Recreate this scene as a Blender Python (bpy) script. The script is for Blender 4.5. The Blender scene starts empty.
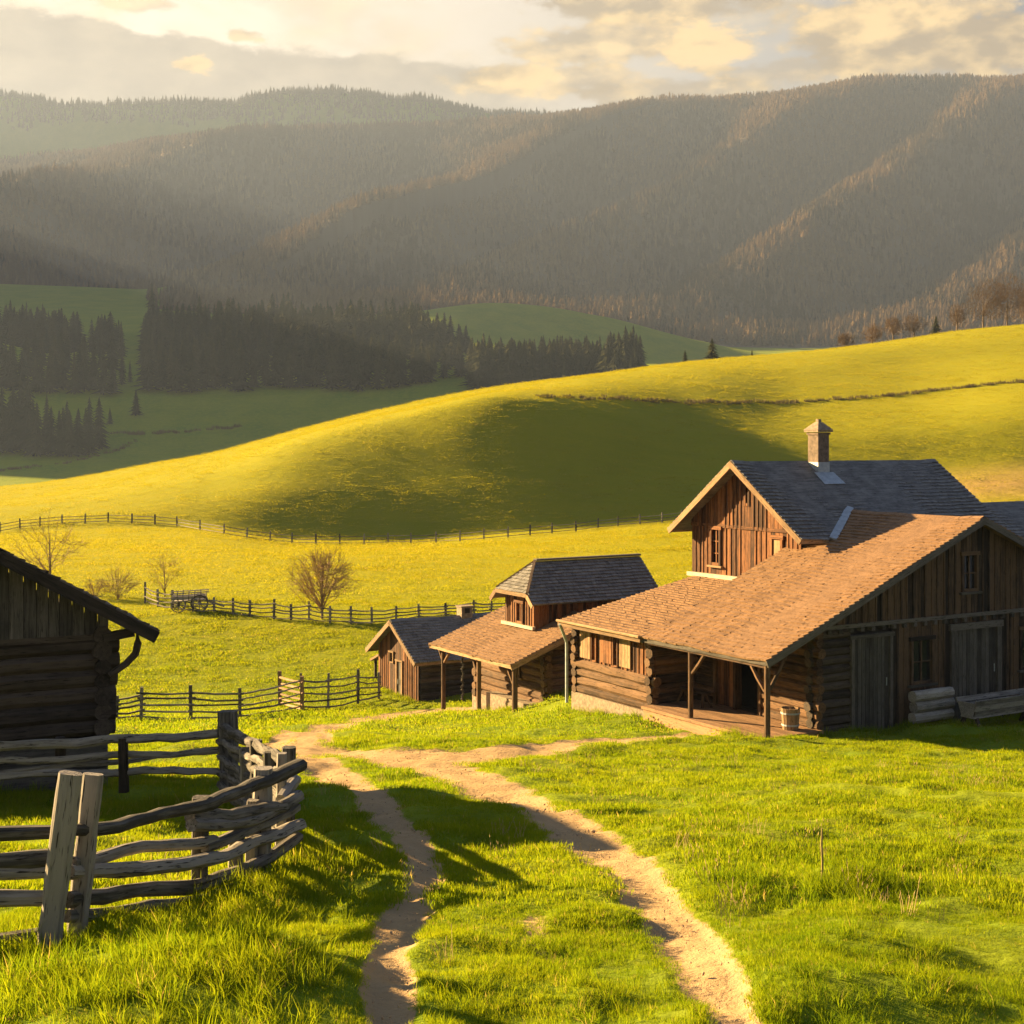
import bpy, math, random
import numpy as np
from mathutils import Vector, Matrix
random.seed(7); RNG = np.random.default_rng(7)
SC = bpy.context.scene; COL = SC.collection
R = math.radians
# ------------------------------------------------------------------ camera, light, sky
F_PX, HZ = 1400.0, 440.0          # focal length in pixels of a 1024 frame, horizon row
cam_d = bpy.data.cameras.new('camera'); cam = bpy.data.objects.new('camera', cam_d); COL.objects.link(cam)
cam_d.sensor_width = 36; cam_d.lens = 36 * F_PX / 1024; cam_d.shift_y = -(512 - HZ) / 1024
cam_d.clip_start = .1; cam_d.clip_end = 30000
cam.location = (0, 0, 0); cam.rotation_euler = (R(90), 0, 0)
SC.camera = cam
SUN_DIR = Vector((-.865, .50, 0)).normalized(); SUN_EL = R(16.2)
SUN_DIR = Vector((SUN_DIR.x * math.cos(SUN_EL), SUN_DIR.y * math.cos(SUN_EL), math.sin(SUN_EL)))
sl = bpy.data.lights.new('sun', 'SUN'); sl.energy = 5.0; sl.angle = R(.6); sl.color = (1, .67, .29)
so = bpy.data.objects.new('sun', sl); COL.objects.link(so)
so.rotation_euler = (-SUN_DIR).to_track_quat('-Z', 'Y').to_euler()
SC.view_settings.view_transform = 'Standard'; SC.view_settings.look = 'None'
SC.view_settings.exposure = 3.18; SC.view_settings.gamma = 1
SC.cycles.max_bounces = 6; SC.cycles.diffuse_bounces = 3; SC.cycles.transmission_bounces = 4
SC.cycles.volume_bounces = 0

class NT:
    """small helper for node trees"""
    def __init__(s, tree): s.t = tree; s.n = tree.nodes; s.l = tree.links
    def node(s, typ, **kw):
        n = s.n.new(typ)
        for k, v in kw.items(): setattr(n, k, v)
        return n
    def link(s, a, b): s.l.new(a, b)
    def put(s, sock, v):
        if isinstance(v, bpy.types.NodeSocket): s.l.new(v, sock)
        elif v is not None: sock.default_value = v
    def m(s, op, a, b=None, c=None, clamp=False):
        n = s.n.new('ShaderNodeMath'); n.operation = op; n.use_clamp = clamp
        s.put(n.inputs[0], a); s.put(n.inputs[1], b); s.put(n.inputs[2], c)
        return n.outputs[0]
    def mix(s, f, a, b, blend='MIX'):
        n = s.n.new('ShaderNodeMix'); n.data_type = 'RGBA'; n.blend_type = blend; n.clamp_factor = True
        s.put(n.inputs[0], f)
        for sk, v in ((n.inputs[6], a), (n.inputs[7], b)):
            if isinstance(v, tuple) and len(v) == 3: v = (*v, 1)
            s.put(sk, v)
        return n.outputs[2]
    def noise(s, vec, scale, detail=4, rough=.55, dim='3D', dist=0):
        n = s.n.new('ShaderNodeTexNoise'); n.noise_dimensions = dim
        n.inputs['Scale'].default_value = scale; n.inputs['Detail'].default_value = detail
        n.inputs['Roughness'].default_value = rough; n.inputs['Distortion'].default_value = dist
        if vec is not None: s.l.new(vec, n.inputs['Vector'])
        return n.outputs['Fac']
    def ramp(s, v, lo, hi):
        n = s.n.new('ShaderNodeMapRange'); n.interpolation_type = 'SMOOTHSTEP'
        s.put(n.inputs[0], v); n.inputs[1].default_value = lo; n.inputs[2].default_value = hi
        return n.outputs[0]
    def attr(s, name):
        n = s.n.new('ShaderNodeAttribute'); n.attribute_name = name; return n
    def mapping(s, vec, scale, loc=(0, 0, 0)):
        n = s.n.new('ShaderNodeMapping'); s.l.new(vec, n.inputs[0])
        n.inputs['Scale'].default_value = scale; n.inputs['Location'].default_value = loc
        return n.outputs[0]

world = bpy.data.worlds.new('World'); SC.world = world; world.use_nodes = True
w = NT(world.node_tree); w.n.clear()
sky = w.node('ShaderNodeTexSky'); sky.sky_type = 'NISHITA'; sky.sun_disc = False
sky.sun_elevation = SUN_EL; sky.sun_rotation = math.atan2(SUN_DIR.x, SUN_DIR.y)
sky.air_density = 1.2; sky.dust_density = 3.0; sky.ozone_density = 1.0
SKY_K = .05
tc = w.node('ShaderNodeTexCoord').outputs['Generated']
sep = w.node('ShaderNodeSeparateXYZ'); w.link(tc, sep.inputs[0])
az = w.m('ARCTAN2', sep.outputs[0], sep.outputs[1]); el = w.m('ARCSINE', sep.outputs[2])
# cloud cover laid out by compass direction and elevation (radians)
def azel(px, py):
    v = Vector(((px - 512) / F_PX, 1, (HZ - py) / F_PX)).normalized()
    return math.atan2(v.x, v.y), math.asin(v.z)
comb = w.node('ShaderNodeCombineXYZ'); w.link(az, comb.inputs[0]); w.link(w.m('MULTIPLY', el, 2.1), comb.inputs[1])
n1 = w.noise(comb.outputs[0], 9.0, 7, .58); n2 = w.noise(comb.outputs[0], 30.0, 5, .6)
n3 = w.noise(comb.outputs[0], 85.0, 4, .65)
nn = w.m('ADD', w.m('ADD', w.m('MULTIPLY', w.m('SUBTRACT', n1, .5), 1.1), w.m('MULTIPLY', w.m('SUBTRACT', n2, .5), .45)), w.m('MULTIPLY', w.m('SUBTRACT', n3, .5), .4))
def blob(px, py, rx, ry, soft=.45, rough=1.0, gain=1.0):
    a0, e0 = azel(px, py)
    dx = w.m('DIVIDE', w.m('SUBTRACT', az, a0), rx / F_PX); dy = w.m('DIVIDE', w.m('SUBTRACT', el, e0), ry / F_PX)
    r = w.m('SQRT', w.m('ADD', w.m('MULTIPLY', dx, dx), w.m('MULTIPLY', dy, dy)))
    v = w.m('ADD', w.m('SUBTRACT', 1.0, r), w.m('MULTIPLY', nn, 1.6 * rough))
    return w.m('MULTIPLY', w.ramp(v, 0, soft), gain)
nish = w.mix(1.0, sky.outputs[0], (SKY_K,) * 3, 'MULTIPLY')
# brightest low down on the sun's side, blue and dull overhead and behind
side = w.m('COSINE', w.m('SUBTRACT', az, math.atan2(SUN_DIR.x, SUN_DIR.y)))
cream = w.mix(w.ramp(side, .0, .8), (.0078, .0140, .0260), (0.148, 0.121, 0.088))
cream = w.mix(w.ramp(el, .30, .48), cream, (.0096, .0200, .0420))
c = w.mix(.95, nish, cream)
comb2 = w.node('ShaderNodeCombineXYZ'); w.link(w.m('ADD', az, .022), comb2.inputs[0]); w.link(w.m('MULTIPLY', w.m('SUBTRACT', el, .006), 2.1), comb2.inputs[1])
n3s = w.noise(comb2.outputs[0], 85.0, 4, .65); n1s = w.noise(comb2.outputs[0], 9.0, 7, .58); n2s = w.noise(comb2.outputs[0], 30.0, 5, .6)
relief = w.m('ADD', w.m('MULTIPLY', w.m('SUBTRACT', n1, n1s), 3.2), w.m('ADD', w.m('MULTIPLY', w.m('SUBTRACT', n2, n2s), 1.7), w.m('MULTIPLY', w.m('SUBTRACT', n3, n3s), .5)))
low = w.ramp(w.m('MULTIPLY', el, -1), -.55, -.32)
veil = w.m('MULTIPLY', w.ramp(w.m('ADD', n1, w.m('MULTIPLY', n2, .25)), .50, .78), low)
c = w.mix(w.m('MULTIPLY', veil, .6), c, w.mix(w.m('ADD', relief, .5, clamp=True), (0.0665, 0.0512, 0.0335), (0.1190, 0.0898, 0.0527)))
# long grey bank low on the left
a0, e0 = azel(0, 6); a1, e1 = azel(470, 64)
edge = w.m('ADD', w.m('MULTIPLY', w.m('SUBTRACT', az, a0), (e1 - e0) / (a1 - a0)), e0)
bank = w.ramp(w.m('ADD', w.m('SUBTRACT', edge, el), w.m('MULTIPLY', nn, .03)), -.002, .004)
bank = w.m('MULTIPLY', bank, w.m('SUBTRACT', 1.0, w.ramp(w.m('ADD', az, w.m('MULTIPLY', nn, .12)), azel(470, 60)[0], azel(600, 60)[0])))
c = w.mix(w.m('MULTIPLY', bank, .9), c, w.mix(w.m('ADD', w.m('MULTIPLY', relief, .8), .4, clamp=True), (0.0560, 0.0472, 0.0378), (0.0784, 0.0652, 0.0490)))
LIT, DUSK = (0.1330, 0.0918, 0.0422), (0.0546, 0.0399, 0.0248)
for px, py, rx, ry, g, lo in ((640, 0, 170, 24, .85, .1), (600, 44, 130, 26, .8, .5), (560, 80, 120, 20, .75, .35), (660, 92, 130, 18, .75, .25),
                              (930, 36, 190, 40, .95, .32), (960, 2, 120, 20, .8, .6), (862, 20, 60, 22, .85, .8), (712, 52, 62, 30, .95, .85), (515, 74, 52, 13, .8, .8),
                              (243, 34, 30, 13, .75, .75), (196, 64, 19, 11, .85, .8), (140, 4, 50, 12, .6, .4), (780, 70, 90, 16, .6, .3)):
    k = w.m('ADD', w.m('MULTIPLY', relief, 1.1), lo, clamp=True)
    c = w.mix(blob(px, py, rx, ry, .42, 1.35 if rx > 40 else 2.6, g), c, w.mix(k, DUSK, LIT))
bg = w.node('ShaderNodeBackground'); w.link(c, bg.inputs[0]); bg.inputs[1].default_value = 1.0
wo = w.node('ShaderNodeOutputWorld'); w.link(bg.outputs[0], wo.inputs[0])

# ------------------------------------------------------------------ helpers
def tag(o, label=None, cat=None, group=None, kind=None):
    if label: o['label'] = label
    if cat: o['category'] = cat
    if group: o['group'] = group
    if kind: o['kind'] = kind
    return o
def thing(name, label, cat, loc=(0, 0, 0), rz=0, group=None):
    o = bpy.data.objects.new(name, None); COL.objects.link(o); o.empty_display_size = .3
    o.location = loc; o.rotation_euler = (0, 0, rz)
    return tag(o, label, cat, group)
class MB:
    """collects shapes and links them as one mesh; every shape has a tone (0..1) and grain coordinates"""
    def __init__(s): s.v = []; s.f = []; s.t = []; s.g = []
    def add(s, vs, fs, tone=None, gs=None):
        k = len(s.v); tone = random.random() if tone is None else tone
        off = Vector((random.uniform(0, 50), random.uniform(0, 50), random.uniform(0, 50)))
        for i, p in enumerate(vs):
            p = Vector(p); s.v.append(p); s.g.append((Vector(gs[i]) if gs else p) + off)
        for f in fs: s.f.append([k + i for i in f]); s.t.append(tone)
    def hexa(s, c8, tone=None, gs=None):
        s.add(c8, [(0, 3, 2, 1), (4, 5, 6, 7), (0, 1, 5, 4), (1, 2, 6, 5), (2, 3, 7, 6), (3, 0, 4, 7)], tone, gs)
    def box(s, c, size, tone=None, axis=None, rz=0):
        c = Vector(c); hx, hy, hz = (q / 2 for q in size)
        M = Matrix.Rotation(rz, 3, 'Z')
        co = [Vector(q) for q in ((-hx, -hy, -hz), (hx, -hy, -hz), (hx, hy, -hz), (-hx, hy, -hz), (-hx, -hy, hz), (hx, -hy, hz), (hx, hy, hz), (-hx, hy, hz))]
        if axis is None: axis = max(range(3), key=lambda i: size[i])
        o = [axis] + [i for i in range(3) if i != axis]
        s.hexa([c + M @ q for q in co], tone, [(q[o[0]], q[o[1]], q[o[2]]) for q in co])
    def bar(s, p0, p1, wd, ht, up=(0, 0, 1), tone=None):
        p0, p1 = Vector(p0), Vector(p1); d = p1 - p0; L = d.length; d.normalize(); up = Vector(up)
        sx = d.cross(up).normalized(); u2 = sx.cross(d)
        vs, gs = [], []
        for q, e in ((p0, 0), (p1, L)):
            for a, b in ((-1, -1), (1, -1), (1, 1), (-1, 1)):
                vs.append(q + sx * a * wd / 2 + u2 * b * ht / 2); gs.append((e, a * wd / 2, b * ht / 2))
        s.hexa(vs, tone, gs)
    def tube(s, pts, rad, n=8, square=0, wob=0, tone=None, squash=1.0):
        pts = [Vector(p) for p in pts]; m = len(pts)
        if not hasattr(rad, '__len__'): rad = [rad] * m
        vs, gs, fs = [], [], []; acc = 0; ref = None
        ph = random.uniform(0, 6.28); rw = [1 + random.uniform(-wob, wob) for _ in range(n)]
        for i, p in enumerate(pts):
            d = (pts[min(i + 1, m - 1)] - pts[max(i - 1, 0)]).normalized()
            if ref is None: ref = Vector((0, 0, 1)) if abs(d.z) < .8 else Vector((0, 1, 0))
            sx = d.cross(ref).normalized(); u2 = sx.cross(d).normalized()
            if i: acc += (p - pts[i - 1]).length
            for k in range(n):
                a = 2 * math.pi * (k + .5) / n; ca, sa = math.cos(a), math.sin(a)
                q = 1.0
                if square: q = 1 / max(abs(ca), abs(sa)); q = 1 + (q - 1) * square
                q *= rw[k] * (1 + random.uniform(-wob, wob) * .6)
                vs.append(p + (sx * ca + u2 * sa * squash) * rad[i] * q); gs.append((acc, ca * rad[i], sa * rad[i]))
        for i in range(m - 1):
            for k in range(n): a, b = i * n + k, i * n + (k + 1) % n; fs.append((a, b, b + n, a + n))
        fs.append(tuple(range(n))[::-1]); fs.append(tuple(range((m - 1) * n, m * n)))
        s.add(vs, fs, tone, gs)
    def slab(s, poly, nrm, th, tone=.5, gs=None):
        """polygon thickened downward along -nrm"""
        k = len(poly); nrm = Vector(nrm).normalized(); top = [Vector(p) for p in poly]; bot = [p - nrm * th for p in top]
        fs = [tuple(range(k)), tuple(range(2 * k - 1, k - 1, -1))] + [(i, i + k, (i + 1) % k + k, (i + 1) % k) for i in range(k)]
        s.add(top + bot, fs, tone, gs)
    def build(s, name, mat, parent=None, smooth=False):
        me = bpy.data.meshes.new(name); me.from_pydata([tuple(p) for p in s.v], [], s.f)
        a = me.attributes.new('tone', 'FLOAT', 'FACE'); a.data.foreach_set('value', np.array(s.t, dtype=np.float32))
        a = me.attributes.new('gco', 'FLOAT_VECTOR', 'POINT'); a.data.foreach_set('vector', np.array([tuple(g) for g in s.g], dtype=np.float32).ravel())
        if smooth: me.polygons.foreach_set('use_smooth', [True] * len(me.polygons))
        me.materials.append(mat); me.update()
        o = bpy.data.objects.new(name, me); COL.objects.link(o)
        if parent: o.parent = parent
        return o
# ------------------------------------------------------------------ materials
def newmat(name):
    m = bpy.data.materials.new(name); m.use_nodes = True; t = NT(m.node_tree)
    return m, t, t.n['Principled BSDF']
def wood(name, dark, light, grain=26, bump=.25, rough=.85, contrast=1.0, blotch=.5, moss=None):
    m, t, p = newmat(name)
    g = t.attr('gco').outputs['Vector']; tone = t.attr('tone').outputs['Fac']
    nA = t.noise(t.mapping(g, (1.3, grain, grain)), 1.0, 5, .6)
    nB = t.noise(g, 2.2, 3, .6); nC = t.noise(t.mapping(g, (4, grain * 3, grain * 3)), 1.0, 3, .6)
    v = t.m('ADD', t.m('MULTIPLY', t.m('SUBTRACT', tone, .5), .9 * contrast), t.m('MULTIPLY', t.m('SUBTRACT', nA, .5), 1.7 * contrast))
    v = t.m('ADD', v, t.m('MULTIPLY', t.m('SUBTRACT', nB, .5), blotch * 1.6)); v = t.m('ADD', v, .5, clamp=True)
    c = t.mix(v, dark, light)
    crack = t.ramp(nC, .34, .42)
    c = t.mix(crack, tuple(q * .35 for q in dark), c)
    if moss: c = t.mix(t.m('MULTIPLY', t.ramp(t.noise(t.attr('gco').outputs['Vector'], 1.4, 4), .56, .7), .5), c, moss)
    t.link(c, p.inputs['Base Color']); p.inputs['Roughness'].default_value = rough; p.inputs['Specular IOR Level'].default_value = .25
    b = t.node('ShaderNodeBump'); b.inputs['Strength'].default_value = bump; b.inputs['Distance'].default_value = .02
    t.link(t.m('ADD', nA, t.m('MULTIPLY', crack, .5)), b.inputs['Height']); t.link(b.outputs[0], p.inputs['Normal'])
    return m
def plain(name, col, rough=.6, metal=0, var=.3, scale=6, bump=.1):
    m, t, p = newmat(name)
    g = t.attr('gco').outputs['Vector']; n = t.noise(g, scale, 5, .6)
    c = t.mix(t.m('ADD', t.m('MULTIPLY', t.m('SUBTRACT', n, .5), 2), .5, clamp=True), tuple(q * (1 - var) for q in col), tuple(min(1, q * (1 + var)) for q in col))
    t.link(c, p.inputs['Base Color']); p.inputs['Roughness'].default_value = rough; p.inputs['Metallic'].default_value = metal
    b = t.node('ShaderNodeBump'); b.inputs['Strength'].default_value = bump; b.inputs['Distance'].default_value = .02
    t.link(n, b.inputs['Height']); t.link(b.outputs[0], p.inputs['Normal'])
    return m
MAT = dict(
    grey=wood('weathered_grey_wood', (.025, .023, .021), (.13, .118, .104), 24, .5),
    fence=wood('fence_wood', (.036, .034, .031), (.24, .222, .20), 20, .7, contrast=1.2),
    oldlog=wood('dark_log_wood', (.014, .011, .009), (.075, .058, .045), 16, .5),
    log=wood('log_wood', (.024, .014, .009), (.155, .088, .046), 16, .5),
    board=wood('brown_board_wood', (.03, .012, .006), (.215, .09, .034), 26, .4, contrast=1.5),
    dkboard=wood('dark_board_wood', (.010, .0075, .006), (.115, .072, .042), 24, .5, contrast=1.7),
    door=wood('door_wood', (.028, .026, .023), (.105, .098, .088), 24, .4),
    silver=wood('silvered_wood', (.10, .095, .088), (.34, .32, .29), 22, .4),
    trim=wood('trim_wood', (.12, .075, .04), (.33, .215, .12), 18, .3),
    shingle=wood('brown_shingle', (.115, .066, .036), (.31, .185, .098), 14, .3, .8, .7, .5),
    slate=wood('grey_shingle', (.075, .073, .072), (.225, .218, .21), 14, .35, .7, .9, .8),
    dkroof=wood('dark_shingle', (.04, .032, .028), (.13, .105, .085), 14, .4),
    deck=wood('deck_wood', (.15, .085, .045), (.31, .185, .10), 18, .3),
    metal=plain('zinc_sheet', (.30, .34, .38), .5, .3, .25),
    pale=plain('limewashed_trim', (.40, .33, .25), .8),
    stone=plain('rubble_stone', (.20, .155, .11), .9, 0, .55, 9, 1.0),
    brick=plain('sooty_brick', (.13, .095, .07), .9, 0, .6, 7, .8),
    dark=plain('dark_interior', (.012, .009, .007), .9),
    bark=wood('bark', (.06, .042, .028), (.19, .135, .085), 14, .5),
    twig=wood('twig_bark', (.18, .115, .06), (.38, .25, .13), 10, .2),
)
m, t, p = newmat('old_glass'); p.inputs['Base Color'].default_value = (.012, .014, .016, 1); p.inputs['Roughness'].default_value = .12; MAT['glass'] = m

# ------------------------------------------------------------------ terrain height
def pchip_slopes(x, Y):
    h = np.diff(x)[:, None]; d = np.diff(Y, axis=0) / h; m = np.zeros_like(Y)
    w1 = 2 * h[1:] + h[:-1]; w2 = h[1:] + 2 * h[:-1]
    with np.errstate(divide='ignore', invalid='ignore'):
        hm = (w1 + w2) / (w1 / d[:-1] + w2 / d[1:])
    m[1:-1] = np.where(d[:-1] * d[1:] > 0, hm, 0); m[0] = d[0]; m[-1] = d[-1]
    return m
def pchip(x, Y, q, slopes=None):
    """x (K,), Y (K,N) or (K,1), q (N,) -> (N,)"""
    M = pchip_slopes(x, Y) if slopes is None else slopes
    q = np.clip(q, x[0], x[-1]); i = np.clip(np.searchsorted(x, q) - 1, 0, len(x) - 2)
    c = np.arange(len(q)) if Y.shape[1] > 1 else np.zeros(len(q), int)
    h = x[i + 1] - x[i]; s = (q - x[i]) / h; y0, y1, m0, m1 = Y[i, c], Y[i + 1, c], M[i, c], M[i + 1, c]
    return y0 * (1 + 2 * s) * (1 - s) ** 2 + m0 * h * s * (1 - s) ** 2 + y1 * s * s * (3 - 2 * s) + m1 * h * s * s * (s - 1)
def hash2(ix, iy, seed):
    n = (ix.astype(np.int64) * 374761393 + iy.astype(np.int64) * 668265263 + seed * 974711) & 0x7fffffff
    n = ((n ^ (n >> 13)) * 1274126177) & 0x7fffffff
    n = (n ^ (n >> 16)) & 0xffff
    return n / 65535.0
def vnoise(x, y, seed=0):
    ix, iy = np.floor(x), np.floor(y); fx, fy = x - ix, y - iy
    fx = fx * fx * fx * (fx * (fx * 6 - 15) + 10); fy = fy * fy * fy * (fy * (fy * 6 - 15) + 10)
    a, b, c_, d = hash2(ix, iy, seed), hash2(ix + 1, iy, seed), hash2(ix, iy + 1, seed), hash2(ix + 1, iy + 1, seed)
    return (a * (1 - fx) + b * fx) * (1 - fy) + (c_ * (1 - fx) + d * fx) * fy - .5
def fbm(x, y, oct=4, seed=0, gain=.5):
    o = np.zeros_like(x); a = 1.0
    for k in range(oct):
        o += a * vnoise(x + 17.3 * k, y - 9.1 * k, seed + k); a *= gain; x = x * 2.03; y = y * 2.03
    return o
YZ = lambda y, d: (HZ - np.array(y, float)) / F_PX * d      # picture row at distance d -> height
PK = np.array([-700, -300, 0, 200, 300, 400, 500, 600, 700, 800, 900, 1024, 1400, 1800], float)
KN = []
def kn(d, z): KN.append((d, np.array(z, float) if hasattr(z, '__len__') else np.full(len(PK), float(z))))
kn(0, -2.4); kn(20, -5.44); kn(40, -8.48)
kn(46, [-9.4] * 6 + [-9.35, -9.0, -8.95, -8.9, -8.9, -8.9, -8.8, -8.8])
kn(53, [-10.45] * 6 + [-10.3, -9.35, -9.3, -9.2, -9.1, -9.0, -8.9, -8.9])
kn(64, [-12.0] * 6 + [-11.6, -10.6, -10.3, -10.0, -9.8, -9.6, -9.4, -9.4])
kn(75, [-11.3] * 6 + [-11.2, -10.8, -10.5, -10.2, -10.0, -9.8, -9.5, -9.5])
kn(85, -10.4); kn(115, -10.3)
kn(168, [-13, -12.4, -11.2, -10.8, -12.1, -12.2, -11.3, -10.6, -9.7, -8.7, -7.9, -7.3, -6, -5])
kn(180, [-13, -12, -10.6, -8.0, -6.0, -5.6, -4.6, -5.6, -6.4, -6.2, -5.5, -4, -2, 0])
kn(197, [-14, -12, -9.8, -5.0, -.2, 3.4, 6.2, 4.4, 1.2, .6, 1.4, 3, 5, 8])
kn(230, [-14, -12, -9.5, -4, .8, 4.9, 8.2, 9.9, 9.3, 7.6, 7.4, 8.9, 13, 17])
kn(270, [-15, -12, -9.3, -3, 2, 6.6, 10.1, 12.6, 14.6, 14.5, 14.5, 16, 22, 27])
kn(300, [-17, -14, -10.5, -5, 0, 5.5, 9.8, 13.5, 16.7, 18.8, 20.8, 22.8, 29, 35])
kn(330, [-20, -17, -13, -9, -4, 1, 7, 12.3, 16, 20, 23.5, 27.2, 35, 42])
kn(370, [-24, -22, -18, -15, -11, -6, 0, 6, 10, 15, 20, 25, 34, 42])
kn(450, [-26, -25, -24, -23, -21, -20, -17, -12, -8, -4, 0, 8, 15, 20])
kn(545, [-18, -18, -17.5, -17.5, -17.5, -17.5, -17, -12, -8, -2, 5, 15, 25, 30])
kn(600, [-6, -6, -6.2, -6.2, -6.2, -6.2, -4, 0, 5, 12, 20, 30, 45, 50])
kn(685, [24, 24, 23.5, 23.5, 23.8, 26, 28, 30, 33, 35, 36, 38, 50, 60])
kn(850, [60, 58, 55, 58, 60, 58, 52, 46, 45, 46, 48, 52, 75, 90])
kn(960, [95, 85, 78, 78, 80, 80, 66, 54, 52, 53, 56, 60, 90, 105])
kn(1100, YZ([325, 318, 314, 316, 318, 313, 303, 316, 341, 357, 352, 345, 325, 320], 1100))
kn(1250, YZ([300, 298, 298, 308, 312, 316, 316, 326, 348, 352, 346, 338, 312, 300], 1250))
kn(1450, YZ([285, 280, 277, 284, 292, 296, 300, 306, 316, 322, 318, 310, 290, 270], 1450))
kn(2000, YZ([258, 243, 230, 230, 226, 223, 220, 218, 213, 208, 203, 198, 178, 158], 2000))
kn(2650, YZ([209, 187, 168, 147, 139, 132, 126, 119, 109, 99, 89, 86, 74, 64], 2650))
kn(2840, YZ([210, 200, 195, 190, 180, 170, 160, 155, 150, 150, 150, 150, 150, 150], 2840))
kn(3060, YZ([104, 103, 102, 104, 95, 97, 113, 123, 134, 149, 159, 169, 179, 179], 3060))
kn(3500, YZ([180] * len(PK), 3500))
KD = np.array([k[0] for k in KN], float); KZ = np.array([k[1] for k in KN])      # (K, P)
KZT = KZ.T.copy(); KZS = pchip_slopes(PK, KZT)                                    # (P, K)
def Hbase(x, y):
    x = np.atleast_1d(np.asarray(x, float)); y = np.atleast_1d(np.asarray(y, float))
    p = 512 + F_PX * x / np.maximum(y, .5)
    q = np.clip(p, PK[0], PK[-1]); i = np.clip(np.searchsorted(PK, q) - 1, 0, len(PK) - 2)
    h = PK[i + 1] - PK[i]; s = (q - PK[i]) / h
    Y0, Y1, M0, M1 = KZT[i], KZT[i + 1], KZS[i], KZS[i + 1]; s = s[:, None]; h = h[:, None]
    Y = (Y0 * (1 + 2 * s) * (1 - s) ** 2 + M0 * h * s * (1 - s) ** 2 + Y1 * s * s * (3 - 2 * s) + M1 * h * s * s * (s - 1)).T
    z = pchip(KD, Y, y)
    # forest folds on the mountain
    mt = np.clip((y - 1380) / 300, 0, 1) * np.clip((2600 - y) / 500, 0, 1)
    ry_ = np.clip((y - 1420) / 1050, -.3, 1.3)
    RG = [(-640, -330), (-90, 240), (260, 645), (440, 850), (690, 1050), (950, 1260), (1250, 1500), (1900, 1950)]
    for (a0_, a1_), (b0_, b1_), amp in zip(RG[:-1], RG[1:], (130, 185, 95, 85, 85, 90, 90)):
        pa_ = a0_ + (a1_ - a0_) * ry_; pb_ = b0_ + (b1_ - b0_) * ry_; t_ = (p - pa_) / (pb_ - pa_)
        k_ = (t_ >= 0) & (t_ < 1); t_ = np.clip(t_, 0, 1); sm = lambda q: q * q * (3 - 2 * q)
        prof = np.where(t_ < .42, 1 - sm(t_ / .42), sm((t_ - .42) / .58))
        z = z + np.where(k_, mt * amp * (prof - .62), 0)
    z = z + mt * 26 * fbm(x / 230 - y / 520, y / 700 + x / 900, 4, 5)
    rd = np.clip((y - 650) / 120, 0, 1) * np.clip((1600 - y) / 250, 0, 1)          # unseen side ridge, added left of the valley to shade it
    z = z + rd * 118 * np.exp(-((x + .55 * y) / 95) ** 2)
    z = z + 190 * np.exp(-((x + 800) ** 2 + (y - 1560) ** 2) / (2 * 100.0 ** 2))  # second hump out of view, added to shade the far left meadow
    z = z + np.clip((y - 2750) / 200, 0, 1) * 22 * fbm(x / 160, y / 300, 3, 9)
    z = z + np.clip((y - 120) / 200, 0, 1) * np.clip((1300 - y) / 300, 0, 1) * 1.0 * fbm(x / 45, y / 60, 3, 3)
    return z
MOUND = [(820, 884, .16, .8)]        # filled with world positions below
def H(x, y):
    x = np.atleast_1d(np.asarray(x, float)); y = np.atleast_1d(np.asarray(y, float))
    z = Hbase(x, y); k = np.clip((70 - y) / 30, 0, 1)
    z = z + k * (.26 * fbm(x / 2.6, y / 2.6, 3, 21) + .10 * fbm(x / .7, y / .7, 2, 31))
    for mx, my, a, r in MND: z = z + a * np.exp(-((x - mx) ** 2 + (y - my) ** 2) / (r * r))
    return z
MND = []
DS = np.geomspace(5, 3490, 5000)
def at(px, py, full=True):
    """the ground point seen at a picture position"""
    u = (px - 512) / F_PX; h = (H if full else Hbase)(u * DS, DS); r = -(py - HZ) / F_PX * DS - h
    i = int(np.argmax(r <= 0)); i = max(i, 1); a = r[i - 1] / (r[i - 1] - r[i] + 1e-9); d = DS[i - 1] + a * (DS[i] - DS[i - 1])
    return Vector((u * d, d, float(H(u * d, d)[0])))
def gz(x, y): return float(H(x, y)[0])
def col_at(px, d): x = (px - 512) / F_PX * d; return Vector((x, d, gz(x, d)))
q = at(850, 888); MND.append((q.x, q.y, .20, .55)); q = at(735, 890); MND.append((q.x, q.y, .08, .6))
q = at(265, 960); MND.append((q.x, q.y, .10, .9))
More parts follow.
